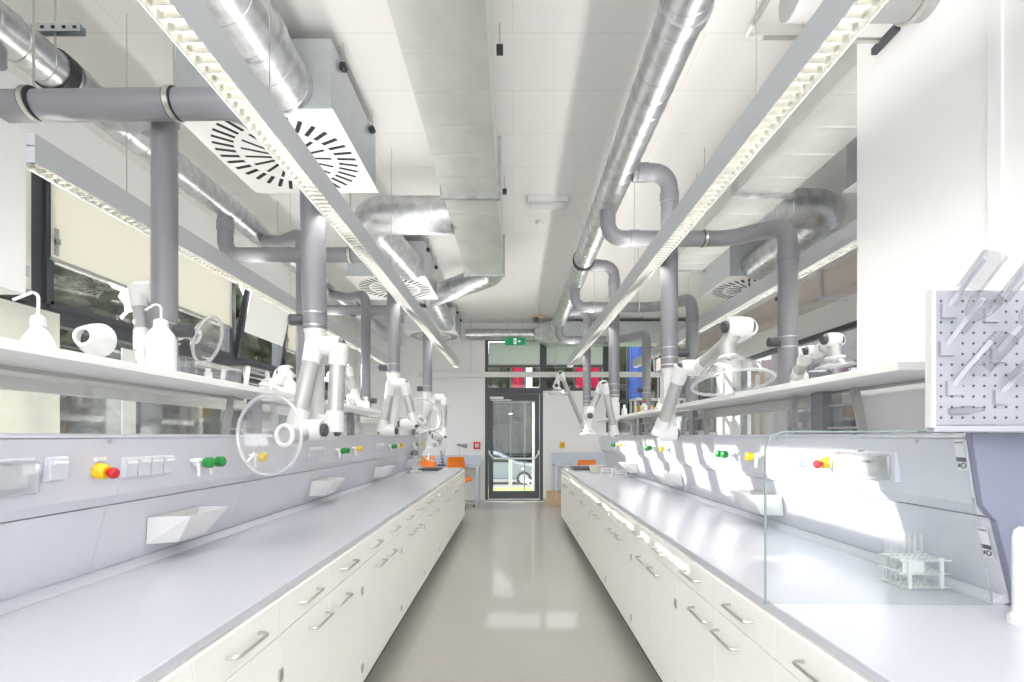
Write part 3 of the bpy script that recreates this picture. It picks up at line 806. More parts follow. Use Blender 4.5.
# branch ducts
BZ = 3.53
spiral('branch_duct', [(-1.37, -.6, BZ), (-1.37, 2.919, BZ)], .165, 'short fat round duct entering the camera-end air box', .2,
       collars=[((-1.37, 2.55, BZ), (0,1,0), 'galv')])
spiral('branch_duct', [(-.569, 4.56, BZ - .03), (-1.42, 4.56, BZ - .03), (-1.26, 5.949, BZ - .03)], .17, 'elbowed round duct from the aisle duct to the middle air box', .16, .22)
spiral('branch_duct', [(-.27, 5.86, BZ + .03), (-.27, 6.3, BZ), (-1.22, 7.3, BZ), (-1.25, 9.035, BZ)], .15, 'round duct bending off the end of the aisle duct towards the door-wall air box', .16, .2)
spiral('branch_duct', [(2.24, 4.45, BZ - .02), (2.98, 4.45, BZ - .02), (2.98, 5.945, BZ - .02)], .17, 'dark shiny elbow duct from the partition-side duct to the far room air box', .16, .25)
# duct along the door wall
spiral('spiral_duct', [(-1.02, 10.4, 3.6), (.45, 10.4, 3.6)], .12, 'round spiral duct lying across above the door', .14)
k = Kit('duct_transition', (.7, 10.4, 3.4), 'grey box duct with tapered end above the door wall', 'duct')
k.part(MB().add([(.46, 10.3, 3.5), (.46, 10.5, 3.5), (.46, 10.5, 3.7), (.46, 10.3, 3.7), (.72, 10.2, 3.38), (.72, 10.6, 3.38), (.72, 10.6, 3.84), (.72, 10.2, 3.84)],
               [(0,1,2,3), (4,5,6,7), (0,1,5,4), (1,2,6,5), (2,3,7,6), (3,0,4,7)]), 'taper', 'galv')
k.part(MB().box((.721, 10.2, 3.38), (4.3, 10.6, 3.84)), 'box_section', 'galv_box')
k.part(MB().lathe([(.13, 0), (.13, .25)], 28, (.822, 9.46, 3.47), (0, 1, 0)), 'inlet', 'galv', True)
k.part(MB().tube(fillet([(.822, 9.7, 3.47), (.822, 9.95, 3.47), (.9, 10.2, 3.52)], .1), .12, 24), 'inlet_bend', 'galv', True)

# ------------------------------------------------------------------ grey plastic extraction pipes
PR = .0635
def pipe(path, r, lab, er, knob=None, kdir=(1,0,0), clamps=(), rods=(), lower=None, sleeves=()):
    path = [Vector(p) for p in path]
    k = Kit('extraction_pipe', path[-1], lab, 'pipe', 'grey extraction pipes')
    k.part(MB().tube(dedupe(fillet(path, er, 8)), r, 24), 'pipe_run', 'pvc', True)
    for c, d in sleeves:
        k.part(MB().lathe([(r, -.04), (r + .006, -.038), (r + .006, .038), (r, .04)], 24, c, d), 'sleeve', 'pvc', True)
    for c, d in clamps:
        c = Vector(c)
        cl = k.part(MB().lathe([(r, -.013), (r + .007, -.012), (r + .007, .012), (r, .013)], 24, c, d), 'clamp', 'steel', True)
        k.part(MB().lathe([(r + .0005, -.019), (r + .004, -.018), (r + .004, .018), (r + .0005, .019)], 24, c, d), 'rubber_lining', 'rubber', True, parent=cl)
        k.part(MB().tube([(c.x, c.y, c.z + r), (c.x, c.y, CZ)], .005, 8), 'hanger_rod', 'steel', parent=cl)
    if knob is not None:
        kn = Vector(knob); kd = Vector(kdir)
        k.part(MB().tube([kn + kd * (r - .01), kn + kd * (r + .02), kn + kd * (r + .075)], [.024, .034, .034], 14), 'damper_knob', 'knob', True)
        k.part(MB().lathe([(r + .0015, -.004), (r + .0015, .004)], 24, kn + Vector((0, 0, .035)), (0, 0, 1)), 'joint_ring', 'seam', True)
        k.part(MB().lathe([(r + .0015, -.004), (r + .0015, .004)], 24, kn - Vector((0, 0, .04)), (0, 0, 1)), 'joint_ring', 'seam', True)
    if lower is not None:
        k.part(lower, 'mount_sleeve', 'plastic', True)
    return k
LP = (2.83, 4.69, 6.55); LO = (2.46, 4.24, 6.04); LX = (-1.772, -1.84, -1.84); LH = (2.30, 4.22, 6.07)
for i in range(3):
    w_ = ['camera-end', 'middle', 'door-end'][i]
    y = LH[i]; z = 3.0; yp = LP[i]; x = -1.158
    bz = (2.04, 2.02, 2.0)[i]
    lw = MB().tube([(x, yp, bz + .01), (x, yp, bz - .03), (x, yp, 1.52)], [.068, .056, .05], 20)
    pipe([(-2.60, y + .02, 3.33), (-2.60, y + .02, z), (x - .13, y, z), (x - .02, yp, z - .06), (x, yp, bz)] if i == 0 else
         [(-2.51, y, 3.33), (-2.51, y, z), (x - .1, y, z), (x, yp, z - .05), (x, yp, bz)], PR if i else .068, 'grey pipe crossing from the spiral duct and dropping to the %s window-side extraction arm' % w_, .12,
         (x, yp, bz + .06), (-1, 0, 0), [((-2.28 if i == 0 else -1.5, y, z), (1,0,0)), ((-1.61, y, z), (1,0,0))] if i == 0 else [((-1.42, y, z), (1,0,0))], lower=lw,
         sleeves=[((-2.51, y, 3.25), (0,0,1))])
    yo = LO[i]; xo = LX[i]
    pipe([(-2.43, yo + .45, 3.33), (-2.1, yo + .2, 3.15), (xo, yo, 3.13), (xo, yo, 1.70)] if i == 0 else
         [(-2.43, yo + .5, 3.33), (-2.15, yo + .25, 3.22), (xo, yo, 3.19), (xo, yo, 1.80)], .058,
         'grey pipe dropping behind the window-side shelf, %s' % ['beside the big wash bottle', 'half hidden behind the glass hood arm', 'second beyond the big wash bottle'][i], .13,
         (xo, yo, 1.955 if i == 0 else 1.86), (1, 0, 0), sleeves=[((xo, yo, 3.05), (0,0,1))])
RP = (3.66, 5.66, 7.74); RO = (3.555, 5.46, 7.32); RH = (4.19, 6.42, 8.6); RZ = 3.13
for i in range(3):
    w_ = ['camera-end', 'middle', 'door-end'][i]
    yp = RP[i]; x = 1.183
    bz = (1.93, 1.87, 1.9)[i]
    lw = MB().tube([(x, yp, bz + .03), (x, yp, bz - .06)], [.065, .05], 20).box((x - .055, yp - .05, bz - .26), (x + .055, yp + .05, bz - .06)).tube([(x, yp, bz - .26), (x, yp, 1.47)], .045, 16)
    pipe([(sr[0] + .09, yp + .02, 3.42), (x, yp, 3.42), (x, yp, bz)], PR, 'grey pipe bending from the aisle spiral duct down to the %s pegboard-side extraction arm' % w_, .14,
         (x, yp, bz + .12), (1, 0, 0), lower=lw, sleeves=[((x, yp, 3.22), (0,0,1)), ((sr[0] + .16, yp + .01, 3.42), (1,0,0))])
    yo = RO[i]; xo = 2.02; yh = RH[i]
    pipe([(sr[0], yh, 3.40), (sr[0], yh, RZ), (1.86, yh, RZ), (xo, yo, RZ - .16), (xo, yo, 1.70)], PR + .003, 'grey pipe crossing from the aisle spiral duct to drop behind the pegboard-side shelf, %s one' % w_, .16,
         (xo, yo, 2.11), (-1, 0, 0), [((1.66, yh, RZ), (1,0,0))], sleeves=[((xo, yo, 2.74), (0,0,1)), ((1.05, yh, RZ), (1,0,0))],
         lower=MB().box((xo - .09, yo - .09, 1.682), (xo + .09, yo + .09, 1.71)))
# pipe stub through the partition
k = Kit('wall_pipe', (1.6, 2.07, 3.25), 'short pale pipe with flange running into the white partition', 'pipe')
k.part(MB().tube([(1.15, 2.0, 3.25), (1.719, 2.0, 3.25)], .095, 24), 'pipe_run', 'alum', True)
k.part(MB().lathe([(.095, -.01), (.105, -.01), (.105, .01), (.095, .01)], 24, (1.66, 2.0, 3.25), (1, 0, 0)), 'flange', 'steel', True)
k = Kit('wall_rail', (1.71, 2.3, 3.2), 'dark steel rail with a thin conduit on the white partition', 'rail')
k.part(MB().bar((1.705, 2.145, 3.235), (1.705, 2.285, 3.235), .026, .03), 'channel', 'frame')
k.part(MB().tube([(1.30, 2.23, 3.245), (1.69, 2.23, 3.245)], .012, 12), 'conduit', 'steel', True)
# thin conduits on the ceiling
k = Kit('ceiling_conduit', (1.42, 2.9, 3.86), 'thin steel conduit with elbow on the ceiling beside the pegboard-side light', 'conduit')
k.part(MB().tube(dedupe(fillet([(1.42, -.5, 3.85), (1.42, 2.95, 3.85), (2.5, 2.95, 3.85)], .04)), .0125, 12), 'conduit_run', 'steel', True)
k.part(MB().tube(dedupe(fillet([(1.42, 2.85, 3.85), (1.42, 2.95, 3.85), (1.52, 2.95, 3.85)], .04)), .018, 12), 'elbow', 'plastic', True)
k = Kit('ceiling_conduit', (1.7, 2.6, 3.86), 'short steel conduit with white joint further from the aisle', 'conduit')
k.part(MB().tube([(1.68, -.5, 3.85), (1.68, 2.75, 3.85)], .0125, 12), 'conduit_run', 'steel', True)
k.part(MB().tube([(1.68, 2.62, 3.85), (1.68, 2.80, 3.85)], .02, 12), 'joint', 'plastic', True)
# strut channel holding the window-side spiral duct
k = Kit('strut_channel', (-2.3, 2.06, 3.7), 'perforated galvanised strut above the window-side spiral duct', 'bracket')
y = 2.60
k.part(MB().box((-2.62, y, 3.64), (-2.33, y + .041, 3.642)).box((-2.62, y, 3.60), (-2.33, y + .003, 3.64)).box((-2.62, y + .038, 3.60), (-2.33, y + .041, 3.64)), 'channel', 'galv_box')
hb = MB()
for i in range(5): hb.box((-2.60 + i * .058, y - .001, 3.612), (-2.58 + i * .058, y, 3.628))
k.part(hb, 'slots', 'black')
k.part(MB().tube([(-2.48, y + .02, 3.53), (-2.48, y + .02, CZ)], .005, 8), 'threaded_rod', 'steel')
# white wall cupboard hung at the camera end
k = Kit('wall_cupboard', (-1.95, 1.3, 1.96), 'white cupboard hung in front of the windows at the camera end', 'cupboard')
k.part(MB().box((-2.15, .75, 1.957), (-1.868, 1.84, 2.572)), 'body', 'plastic', bevel=.003)
k.part(MB().box((-1.867, .752, 1.959), (-1.85, 1.838, 2.57)), 'door', 'plastic', bevel=.002)
k.part(MB().box((-1.853, 1.838, 2.03), (-1.848, 1.85, 2.07)), 'catch', 'alum')
k.part(MB().box((-2.0, .9, 1.93), (-1.95, 1.7, 1.956)), 'rail', 'frame')
k.part(MB().tube([(-2.1, 1.5, 2.57), (-2.1, 1.5, CZ)], .008, 8), 'hanger_rod', 'steel')
k.part(MB().tube([(-2.1, .85, 2.57), (-2.1, .85, CZ)], .008, 8), 'hanger_rod', 'steel')

# ------------------------------------------------------------------ extraction arms
def arm(lab, base, J, hood, hn, hr, axis=(1, 0, 0), d=.06, r=.038, jr=.052, htype='dish', flip=False, dome=.55):
    base = Vector(base); J = [Vector(j) for j in J]; ax = Vector(axis).normalized(); hn = Vector(hn).normalized(); hood = Vector(hood)
    k = Kit('fume_extractor', base, lab, 'extraction arm', 'fume extraction arms')
    n = len(J)
    if (J[0] - base).length > .03:
        k.part(MB().tube([base, J[0] - ax * d * (-1 if flip else 1)], .045, 16), 'base_tube', 'plastic', True)
    fl = -1 if flip else 1
    for i in range(n - 1):
        s = fl * (-d if i % 2 == 0 else d)
        a, b = J[i] + ax * s, J[i+1] + ax * s
        u = (b - a).normalized()
        k.part(MB().tube([a + u * .06, b - u * .06], r, 20), 'link_tube', 'alum', True)
    for i, j in enumerate(J):
        m = MB(); m.tube([j - ax * (d + .01), j - ax * d * .5, j + ax * d * .5, j + ax * (d + .01)], [jr * .9, jr, jr, jr * .9], 20)
        for s, q in ((fl * (-d if (i - 1) % 2 == 0 else d), J[i-1] if i else None), (fl * (-d if i % 2 == 0 else d), J[i+1] if i < n - 1 else None)):
            if q is None: continue
            a = j + ax * s; u = (q + ax * s - a).normalized()
            m.tube([a - u * .01, a + u * .06, a + u * .11], [jr, jr * .92, r * 1.12], 20)
        b = k.part(m, 'joint', 'plastic', True)
        for e in (-1, 1):
            o = j + ax * e * (d + .01)
            k.part(MB().lathe([(jr * .62, 0), (jr * .62, .018), (jr * .5, .024)], 18, o, ax * e), 'tension_knob', 'knob', True, parent=b)
    dep = hr * dome
    neck = hood - hn * dep
    e = J[-1] + ax * (0)
    k.part(MB().tube(dedupe(fillet([e, neck - hn * .09, neck], .05)), r * .95, 18), 'hood_neck', 'plastic' if htype != 'dish' else 'alum', True)
    if htype == 'dish':
        prof = [(r, 0), (r * 1.6, .01), (hr * .5, dep * .22), (hr * .8, dep * .55), (hr * .97, dep * .92), (hr, dep), (hr * 1.03, dep + .004), (hr * .985, dep - .006)]
    else:
        prof = [(r, 0), (r * 1.2, .02), (hr * .7, dep * .5), (hr, dep), (hr * .97, dep)]
    h = k.part(MB().lathe(prof, 40, neck, hn, False), 'hood', 'hood' if htype == 'dish' else 'plastic', True)
    m = MB(); q = hn.to_track_quat('Z', 'Y')
    m.tube([hood + q @ Vector((hr * math.cos(a), hr * math.sin(a), 0)) for a in [2*PI*i/40 for i in range(40)]], .0095 if htype == 'dish' else .006, 8, closed=True)
    k.part(m, 'hood_rim', 'rim' if htype == 'dish' else 'plastic', True, parent=h)
    m = MB().tube([neck + q @ Vector((r * 1.12 * math.cos(a), r * 1.12 * math.sin(a), .006)) for a in [2*PI*i/24 for i in range(24)]], .012, 10, closed=True)
    k.part(m, 'collar_ring', 'plastic', True, parent=h)
    return k
arm('white jointed extraction arm with big clear dish hood by the first window-side tray', (-1.158, 2.83, 1.52), [P(322, 430, 2.75), P(327, 346, 2.75), P(308, 430, 2.62)], P(269, 435, 2.36), (-.30, -.95, .02), .195, d=.068, r=.045, jr=.058, flip=True)
arm('white jointed extraction arm on the middle window-side pipe with tilted clear hood', (-1.158, 4.69, 1.52), [P(388, 431, 4.62), P(398, 384, 4.6), P(408, 424, 4.62)], P(427, 414, 4.75), (.62, -.55, .55), .19)
arm('white jointed extraction arm on the door-end window-side pipe', (-1.158, 6.55, 1.52), [P(424, 432, 6.5), P(440, 398, 6.45), P(439, 436, 6.3)], P(432, 446, 6.15), (-.25, -.95, -.1), .19)
arm('white extraction arm with clear dome hood over the pegboard-side shelf, its elbow raised', (1.183, 3.66, 1.50), [P(667, 433, 3.62), P(690, 368, 3.40), P(738, 327, 2.78)], P(732, 383, 2.76), (0.03, -.24, -1), .215, dome=.72, d=.055, r=.045, jr=.058)
arm('white folded extraction arm on the middle pegboard-side pipe with round joints', (1.183, 5.66, 1.50), [P(614, 434, 5.58), P(603, 385, 5.5), P(589, 416, 5.45)], P(588, 434, 5.45), (0, 0, -1), .085, axis=(0, 1, 0), htype='bell')
arm('white extraction arm reaching into the aisle before the white wall beside the door', (1.183, 7.74, 1.50), [P(583, 428, 7.6), P(560, 374, 7.1), P(556, 386, 7.0)], P(558, 394, 7.0), (0, 0, -1), .15, axis=(0, 1, 0), r=.033, jr=.045)
arm('white extraction arm with pointed clear hood behind the big wash bottle', (-1.83, 2.46, 1.70), [P(152, 350, 2.42), P(146, 290, 2.5), P(168, 338, 2.62)], P(208, 340, 2.85), (.93, .1, -.3), .14, d=.04, r=.033, jr=.045)
arm('white extraction arm beyond the window-side shelf behind the glass hood arm', (-1.83, 4.24, 1.72), [P(302, 400, 4.24), P(270, 385, 4.3), P(286, 372, 4.35)], P(275, 388, 4.4), (-.3, 0, -.95), .13, d=.04, r=.05, jr=.06, htype='bell')
arm('white extraction arm far behind the window-side shelf by the distant windows', (-1.83, 6.04, 1.72), [P(364, 405, 6.0), P(345, 368, 6.0), P(352, 398, 6.0)], P(350, 408, 6.0), (0, 0, -1), .16, d=.05)
arm('extraction arm with clear bell hood behind the pegboard-side shelf by the partition', (2.02, 3.555, 1.72), [P(800, 378, 3.5), P(812, 352, 3.2), P(832, 340, 2.95)], P(836, 366, 2.95), (.1, 0, -1), .10, d=.03, r=.04, jr=.045)

# ------------------------------------------------------------------ things on the shelves
def wash_bottle(o, r, h, tip, lab, flask=False):
    o = Vector(o); k = Kit('wash_bottle', o, lab, 'bottle', 'white wash bottles')
    if flask: pf = [(r * .96, 0), (r, .01), (r * .95, h * .35), (r * .6, h * .75), (r * .38, h)]
    else: pf = [(r * .95, 0), (r, .01), (r, h * .72), (r * .85, h * .85), (r * .45, h)]
    k.part(MB().lathe(pf, 28, o), 'body', 'milky' if False else 'plastic', True)
    k.part(MB().lathe([(r * .46, h), (r * .48, h + .003), (r * .44, h + .028), (r * .2, h + .034)], 20, o), 'cap', 'plastic', True)
    t = o + Vector((0, 0, h + .03)); tip = Vector(tip)
    k.part(MB().tube(dedupe(fillet([t, t + Vector((0, 0, .08)), t + Vector((0, 0, .08)) + tip], .018)), .0042, 8), 'spout_tube', 'plastic', True)
wash_bottle((-1.42, 1.447, 1.6815), .041, .066, (-.075, 0, -.03), 'small round white wash bottle on the shelf before the cream board', True)
wash_bottle((-1.445, 1.985, 1.6815), .055, .185, (-.05, -.02, -.045), 'big cylindrical white wash bottle in front of the vertical grey pipe')
k = Kit('funnel', (-1.5, 1.72, 1.69), 'white translucent funnel lying on the shelf between the two wash bottles', 'funnel')
d = Vector((-.08, 1, -.03)).normalized(); o = P(83, 336, 1.70)
k.part(MB().lathe([(.029, 0), (.034, .003), (.045, .02), (.058, .05), (.064, .07), (.061, .07), (.055, .05), (.042, .02), (.026, .004)], 32, o, d, False), 'cone', 'milky', True)
q = d.to_track_quat('Z', 'Y')
k.part(MB().tube([o + q @ Vector((.029 * math.cos(a), .029 * math.sin(a), 0)) for a in [2*PI*i/28 for i in range(28)]], .0055, 8, closed=True), 'collar', 'plastic', True)
# clear beaker and racks
k = Kit('glass_beaker', (-1.46, 2.12, 1.682), 'small clear beaker on the shelf right beside the big wash bottle', 'beaker')
k.part(MB().lathe([(0, .001), (.03, 0), (.032, .006), (.032, .08), (.035, .084), (.03, .082), (.03, .006), (0, .004)], 24, (-1.46, 2.16, 1.6825), caps=False), 'vessel', 'lab', True)
def acrylic(o, s, lab):
    o = Vector(o); k = Kit('acrylic_stand', o, lab, 'stand', 'acrylic stands on the shelf')
    x, y, z = s; t = .004
    k.part(MB().box((o.x - x/2, o.y - y/2, o.z + z - t), (o.x + x/2, o.y + y/2, o.z + z)), 'top_plate', 'clear')
    for e in (-1, 1):
        k.part(MB().box((o.x - x/2, o.y + e*y/2 - t/2, o.z), (o.x + x/2, o.y + e*y/2 + t/2, o.z + z - t - .0005)), 'side_plate', 'clear')
    k.part(MB().lathe([(.018, 0), (.018, .05), (.012, .055), (.012, .07)], 16, (o.x, o.y, o.z + .001)), 'vial', 'plastic', True)
acrylic((-1.5, 2.38, 1.6815), (.16, .30, .085), 'clear acrylic stand on the window-side shelf beyond the big wash bottle')
k = Kit('wire_rack', (-1.5, 2.75, 1.682), 'white frame rack at the end of the bottle shelf', 'rack')
for e in (-1, 1):
    k.part(MB().bar((-1.45, 2.75 + e*.13, 1.6825), (-1.45, 2.75 + e*.10, 1.80), .02, .014, (0, 1, 0)), 'leg', 'plastic')
    k.part(MB().bar((-1.58, 2.75 + e*.13, 1.6825), (-1.58, 2.75 + e*.10, 1.80), .02, .014, (0, 1, 0)), 'leg', 'plastic')
k.part(MB().box((-1.60, 2.63, 1.795), (-1.43, 2.87, 1.803)), 'top_plate', 'clear')
for z in (1.71, 1.745, 1.775): k.part(MB().bar((-1.45, 2.64, z), (-1.45, 2.86, z), .006, .006), 'rod', 'alum')

# boxes and bottles standing along the far parts of the shelves
def jar(o, r, h, m, capm, lab, grp):
    o = Vector(o); k = Kit('storage_bottle', o, lab, 'bottle', grp)
    k.part(MB().lathe([(r * .96, 0), (r, .006), (r, h * .7), (r * .5, h * .88), (r * .45, h)], 18, o), 'body', m, True)
    k.part(MB().lathe([(r * .5, h), (r * .5, h + .025)], 14, o), 'cap', capm, True)
for i, (y, h, m_) in enumerate(((3.3, .14, 'plastic'), (3.5, .1, 'milky'), (3.75, .16, 'plastic'), (5.0, .12, 'milky'), (6.0, .15, 'plastic'))):
    jar((-1.52, y, 1.6815), .04, h, m_, 'plastic', 'white storage bottle on the window-side shelves, %s after the white frame rack' % ORD[i], 'bottles along the window-side shelf')
for i, (y, h, m_) in enumerate(((4.7, .13, 'milky'), (5.0, .10, 'plastic'), (5.6, .12, 'milky'), (6.6, .14, 'plastic'), (7.2, .12, 'plastic'))):
    jar((1.52, y, 1.6815), .038, h, m_, 'red' if i == 2 else 'plastic', '%sstorage bottle on the pegboard-side shelves, %s towards the door' % ('red-capped ' if i == 2 else 'white ', ORD[i]), 'bottles along the pegboard-side shelf')
k = Kit('glass_dish', (1.5, 3.2, 1.69), 'clear glass dish on the pegboard-side shelf under the dome hood', 'dish')
k.part(MB().lathe([(0, .001), (.08, .0), (.1, .05), (.104, .052), (.096, .05), (.078, .005), (0, .004)], 28, (1.52, 3.1, 1.682), caps=False), 'bowl', 'lab', True)

# ------------------------------------------------------------------ door end of the benches
k = Kit('black_tray', (1.15, 7.75, .893), 'flat black tray at the door end of the pegboard-side worktop', 'tray')
k.part(MB().box((.93, 7.45, .8935), (1.30, 7.95, .905)), 'base', 'knob', bevel=.004)
k.part(MB().box((.93, 7.45, .9055), (1.30, 7.465, .92)).box((.93, 7.935, .9055), (1.30, 7.95, .92)).box((.93, 7.466, .9055), (.945, 7.934, .92)).box((1.285, 7.466, .9055), (1.30, 7.934, .92)), 'rim', 'knob')
k = Kit('cream_tub', (1.27, 7.05, .893), 'cream plastic tub beside the black tray on the worktop', 'tub')
k.part(MB().lathe([(.075, 0), (.095, .085), (.1, .085)], 24, (1.20, 7.02, .8935)), 'tub_body', 'cream', True)
k.part(MB().lathe([(.1, .0855), (.102, .10), (.06, .106)], 24, (1.20, 7.02, .8935)), 'lid', 'cream', True)
for j, (x, y) in enumerate(((1.33, 6.75), (1.40, 6.35))):
    k = Kit('wire_rack', (x, y, .893), ['white wire tube rack beside the cream tub', 'white wire tube rack with a dark clip, further from the cream tub'][j], 'rack', 'wire racks on the pegboard-side worktop')
    f = MB()
    for z in (.90, .93, .965):
        for e in (-1, 1): f.bar((x - .1, y + e*.04, z), (x + .1, y + e*.04, z), .005, .005)
        for i in range(6): f.bar((x - .1 + .04*i, y - .04, z), (x - .1 + .04*i, y + .04, z), .004, .004)
    k.part(f, 'wires', 'plastic')
    for ex in (-1, 1):
        for e in (-1, 1): k.part(MB().box((x + ex*.1 - .004, y + e*.04 - .004, .893), (x + ex*.1 + .004, y + e*.04 + .004, .985)), 'leg', 'plastic')
    if j: k.part(MB().box((x + .09, y - .06, .925), (x + .115, y - .044, .945)), 'clip', 'knob')
k = Kit('hot_plate', (-1.2, 7.6, .893), 'flat dark hot plate at the door end of the window-side worktop', 'hot plate')
k.part(MB().box((-1.45, 7.35, .8935), (-1.13, 7.75, .915)), 'base', 'knob', bevel=.004)
k.part(MB().box((-1.44, 7.36, .9155), (-1.14, 7.74, .921)), 'top_plate', 'plinth', bevel=.002)
k = Kit('dosing_tower', (-1.42, 7.0, .893), 'white laboratory stand with grey head near the window-side door-end taps', 'device')
k.part(MB().box((-1.48, 6.9, .8935), (-1.34, 7.1, .92)), 'base', 'plastic', bevel=.004)
k.part(MB().box((-1.46, 7.03, .9205), (-1.40, 7.08, 1.2)), 'column', 'plastic', bevel=.004)
k.part(MB().lathe([(.05, 0), (.06, .03), (.05, .07), (.02, .08)], 20, (-1.42, 6.98, 1.14)), 'head', 'pvc', True)

# furniture at the door wall
def chair(x, y, rz, z0, lab):
    k = Kit('swivel_chair', (x, y, 0), lab, 'chair', 'orange swivel chairs')
    R = Matrix.Translation((x, y, 0)) @ Matrix.Rotation(rz, 4, 'Z')
    pts = [(.20, .42), (.12, .455), (-.05, .46), (-.16, .47), (-.205, .53), (-.21, .62), (-.235, .75), (-.245, .86), (-.235, .90)]
    def shell(w):
        m = MB(); n = 9; vs = []; fs = []
        for j, (a, z) in enumerate(pts):
            f = j / (len(pts) - 1)
            hw = .21 - .03 * abs(f - .45) * 2 - (.03 if .42 < f < .6 else 0)
            for i in range(n):
                u = -1 + 2 * i / (n - 1)
                c = .03 * u * u
                if j < 4: p = Vector((hw * u, a, z + c + z0))
                else: p = Vector((hw * u, a + c, z + z0))
                vs.append(R @ p)
        for j in range(len(pts) - 1):
            for i in range(n - 1): fs.append((j*n+i, j*n+i+1, (j+1)*n+i+1, (j+1)*n+i))
        m.add(vs, fs); return m
    s = k.part(shell(1), 'seat_shell', 'orange', True)
    so = s.modifiers.new('thickness', 'SOLIDIFY'); so.thickness = .014
    k.part(MB().tube([R @ Vector((0, 0, .10)), R @ Vector((0, 0, .25 + z0)), R @ Vector((0, 0, .44 + z0))], [.028, .025, .018], 14), 'gas_column', 'steel', True)
    k.part(MB().box((-.09, -.09, .435 + z0), (.09, .09, .452 + z0), R), 'seat_plate', 'knob')
    for i in range(5):
        a = 2*PI*i/5 + .3; e = R @ Vector((.28*math.cos(a), .28*math.sin(a), .075))
        l = k.part(MB().tube([R @ Vector((0, 0, .11)), e], [.022, .014], 10), 'leg', 'steel', True)
        k.part(MB().tube([e + Vector((-.012, 0, -.047)), e + Vector((.012, 0, -.047))], .027, 14).tube([e, e + Vector((0, 0, -.045))], .008, 8), 'caster', 'knob', True, parent=l)
chair(-1.05, 9.55, PI + .5, .10, 'orange shell swivel chair between the window-side bench end and the door')
chair(-1.72, 9.5, PI + .1, .12, 'orange shell swivel chair behind the window-side bench end')
chair(1.52, 9.75, PI, .03, 'orange shell swivel chair behind the pegboard-side bench end')
def desk(x0, x1, y0, y1, z, lab, up):
    k = Kit('desk', ((x0+x1)/2, (y0+y1)/2, 0), lab, 'desk', 'pale desks at the door wall')
    k.part(MB().box((x0, y0, z - .03), (x1, y1, z)), 'top', 'table', bevel=.003)
    for x in (x0 + .03, x1 - .03):
        for y in (y0 + .03, y1 - .03):
            k.part(MB().box((x - .018, y - .018, 0), (x + .018, y + .018, z - .0305)), 'leg', 'table')
    k.part(MB().box((x0, y1 - .015, z + .001), (x1, y1, z + up)), 'back_panel', 'table')
desk(-2.3, -.70, 9.85, 10.55, .80, 'pale blue desk against the wall beside the door and fire alarm', .2)
desk(.86, 2.6, 9.95, 10.6, .82, 'pale blue desk against the wall behind the pegboard-side bench', .24)
k = Kit('microscope', (-1.46, 10.0, .80), 'small dark microscope on the pale desk between two orange chairs', 'microscope')
k.part(MB().box((-1.55, 9.92, .801), (-1.40, 10.12, .83)), 'base', 'knob', bevel=.004)
k.part(MB().tube(fillet([(-1.47, 10.08, .83), (-1.47, 10.08, 1.0), (-1.47, 9.98, 1.06)], .04), .02, 12), 'arm', 'pvc', True)
k.part(MB().tube([(-1.47, 10.0, .92), (-1.47, 9.92, 1.12)], .024, 12), 'tube', 'pvc', True)
k.part(MB().box((-1.53, 9.94, .87), (-1.41, 10.06, .88)), 'stage', 'knob')
k = Kit('desk_lamp', (-.98, 10.1, .80), 'small desk lamp with grey head on the pale desk by the door', 'lamp')
k.part(MB().lathe([(.07, 0), (.07, .015), (.02, .02)], 20, (-1.12, 10.15, .801)), 'base', 'plastic', True)
k.part(MB().tube(fillet([(-1.12, 10.15, .82), (-1.12, 10.15, 1.2), (-1.2, 10.1, 1.24), (-1.0, 10.05, 1.22)], .03), .008, 8), 'arm', 'alum', True)
k.part(MB().tube([(-1.16, 10.06, 1.24), (-.95, 10.04, 1.21)], [.022, .05], 14), 'lamp_head', 'pvc', True)
k = Kit('cardboard_box', (.95, 10.05, 0), 'brown cardboard box on the floor by the door and bench end', 'box')
k.part(MB().box((.70, 9.88, .0), (1.08, 10.2, .27)), 'body', 'tan', bevel=.003)
k.part(MB().box((.698, 9.879, .2705), (.888, 10.2, .274)), 'flap', 'tan'); k.part(MB().box((.892, 9.879, .2705), (1.08, 10.2, .274)), 'flap', 'tan')
k.part(MB().box((.885, 9.8775, .14), (.895, 9.8795, .27)), 'tape', 'cream')
k = Kit('fire_alarm', (-.79, YF - .02, 1.22), 'red square fire alarm call point on the white wall beside the door', 'alarm')
k.part(MB().box((-.872, YF - .045, 1.13), (-.722, YF - .001, 1.29)), 'case', 'red', bevel=.006)
k.part(MB().box((-.832, YF - .049, 1.175), (-.762, YF - .0455, 1.25)), 'glass_plate', 'label')
k.part(MB().lathe([(.016, 0), (.016, .004)], 14, (-.797, YF - .05, 1.21), (0, -1, 0)), 'button', 'black', True)
k = Kit('wall_switch', (1.09, YF - .02, 1.22), 'small orange-yellow switch on the white wall beside the door', 'switch')
k.part(MB().box((1.03, YF - .03, 1.155), (1.14, YF - .001, 1.285)), 'case', 'yellow', bevel=.006)
k.part(MB().lathe([(.026, 0), (.024, .018)], 16, (1.085, YF - .0305, 1.22), (0, -1, 0)), 'button', 'orange', True)
# white rail across in front of the high windows
k = Kit('cable_tray', (1.0, 10.3, 2.7), 'white cable tray running across in front of the high windows over the door', 'tray')
z = H + (436 - 374.5) / F * 10.3
k.part(MB().box((-2.0, 10.28, z - .055), (4.4, 10.34, z + .055)), 'channel', 'plastic', bevel=.004)
for x in (-1.9, -.9, .9, 2.5, 4.0): k.part(MB().tube([(x, 10.31, z + .055), (x, 10.31, CZ if x < .5 else 3.379)], .006, 8), 'hanger_rod', 'steel')
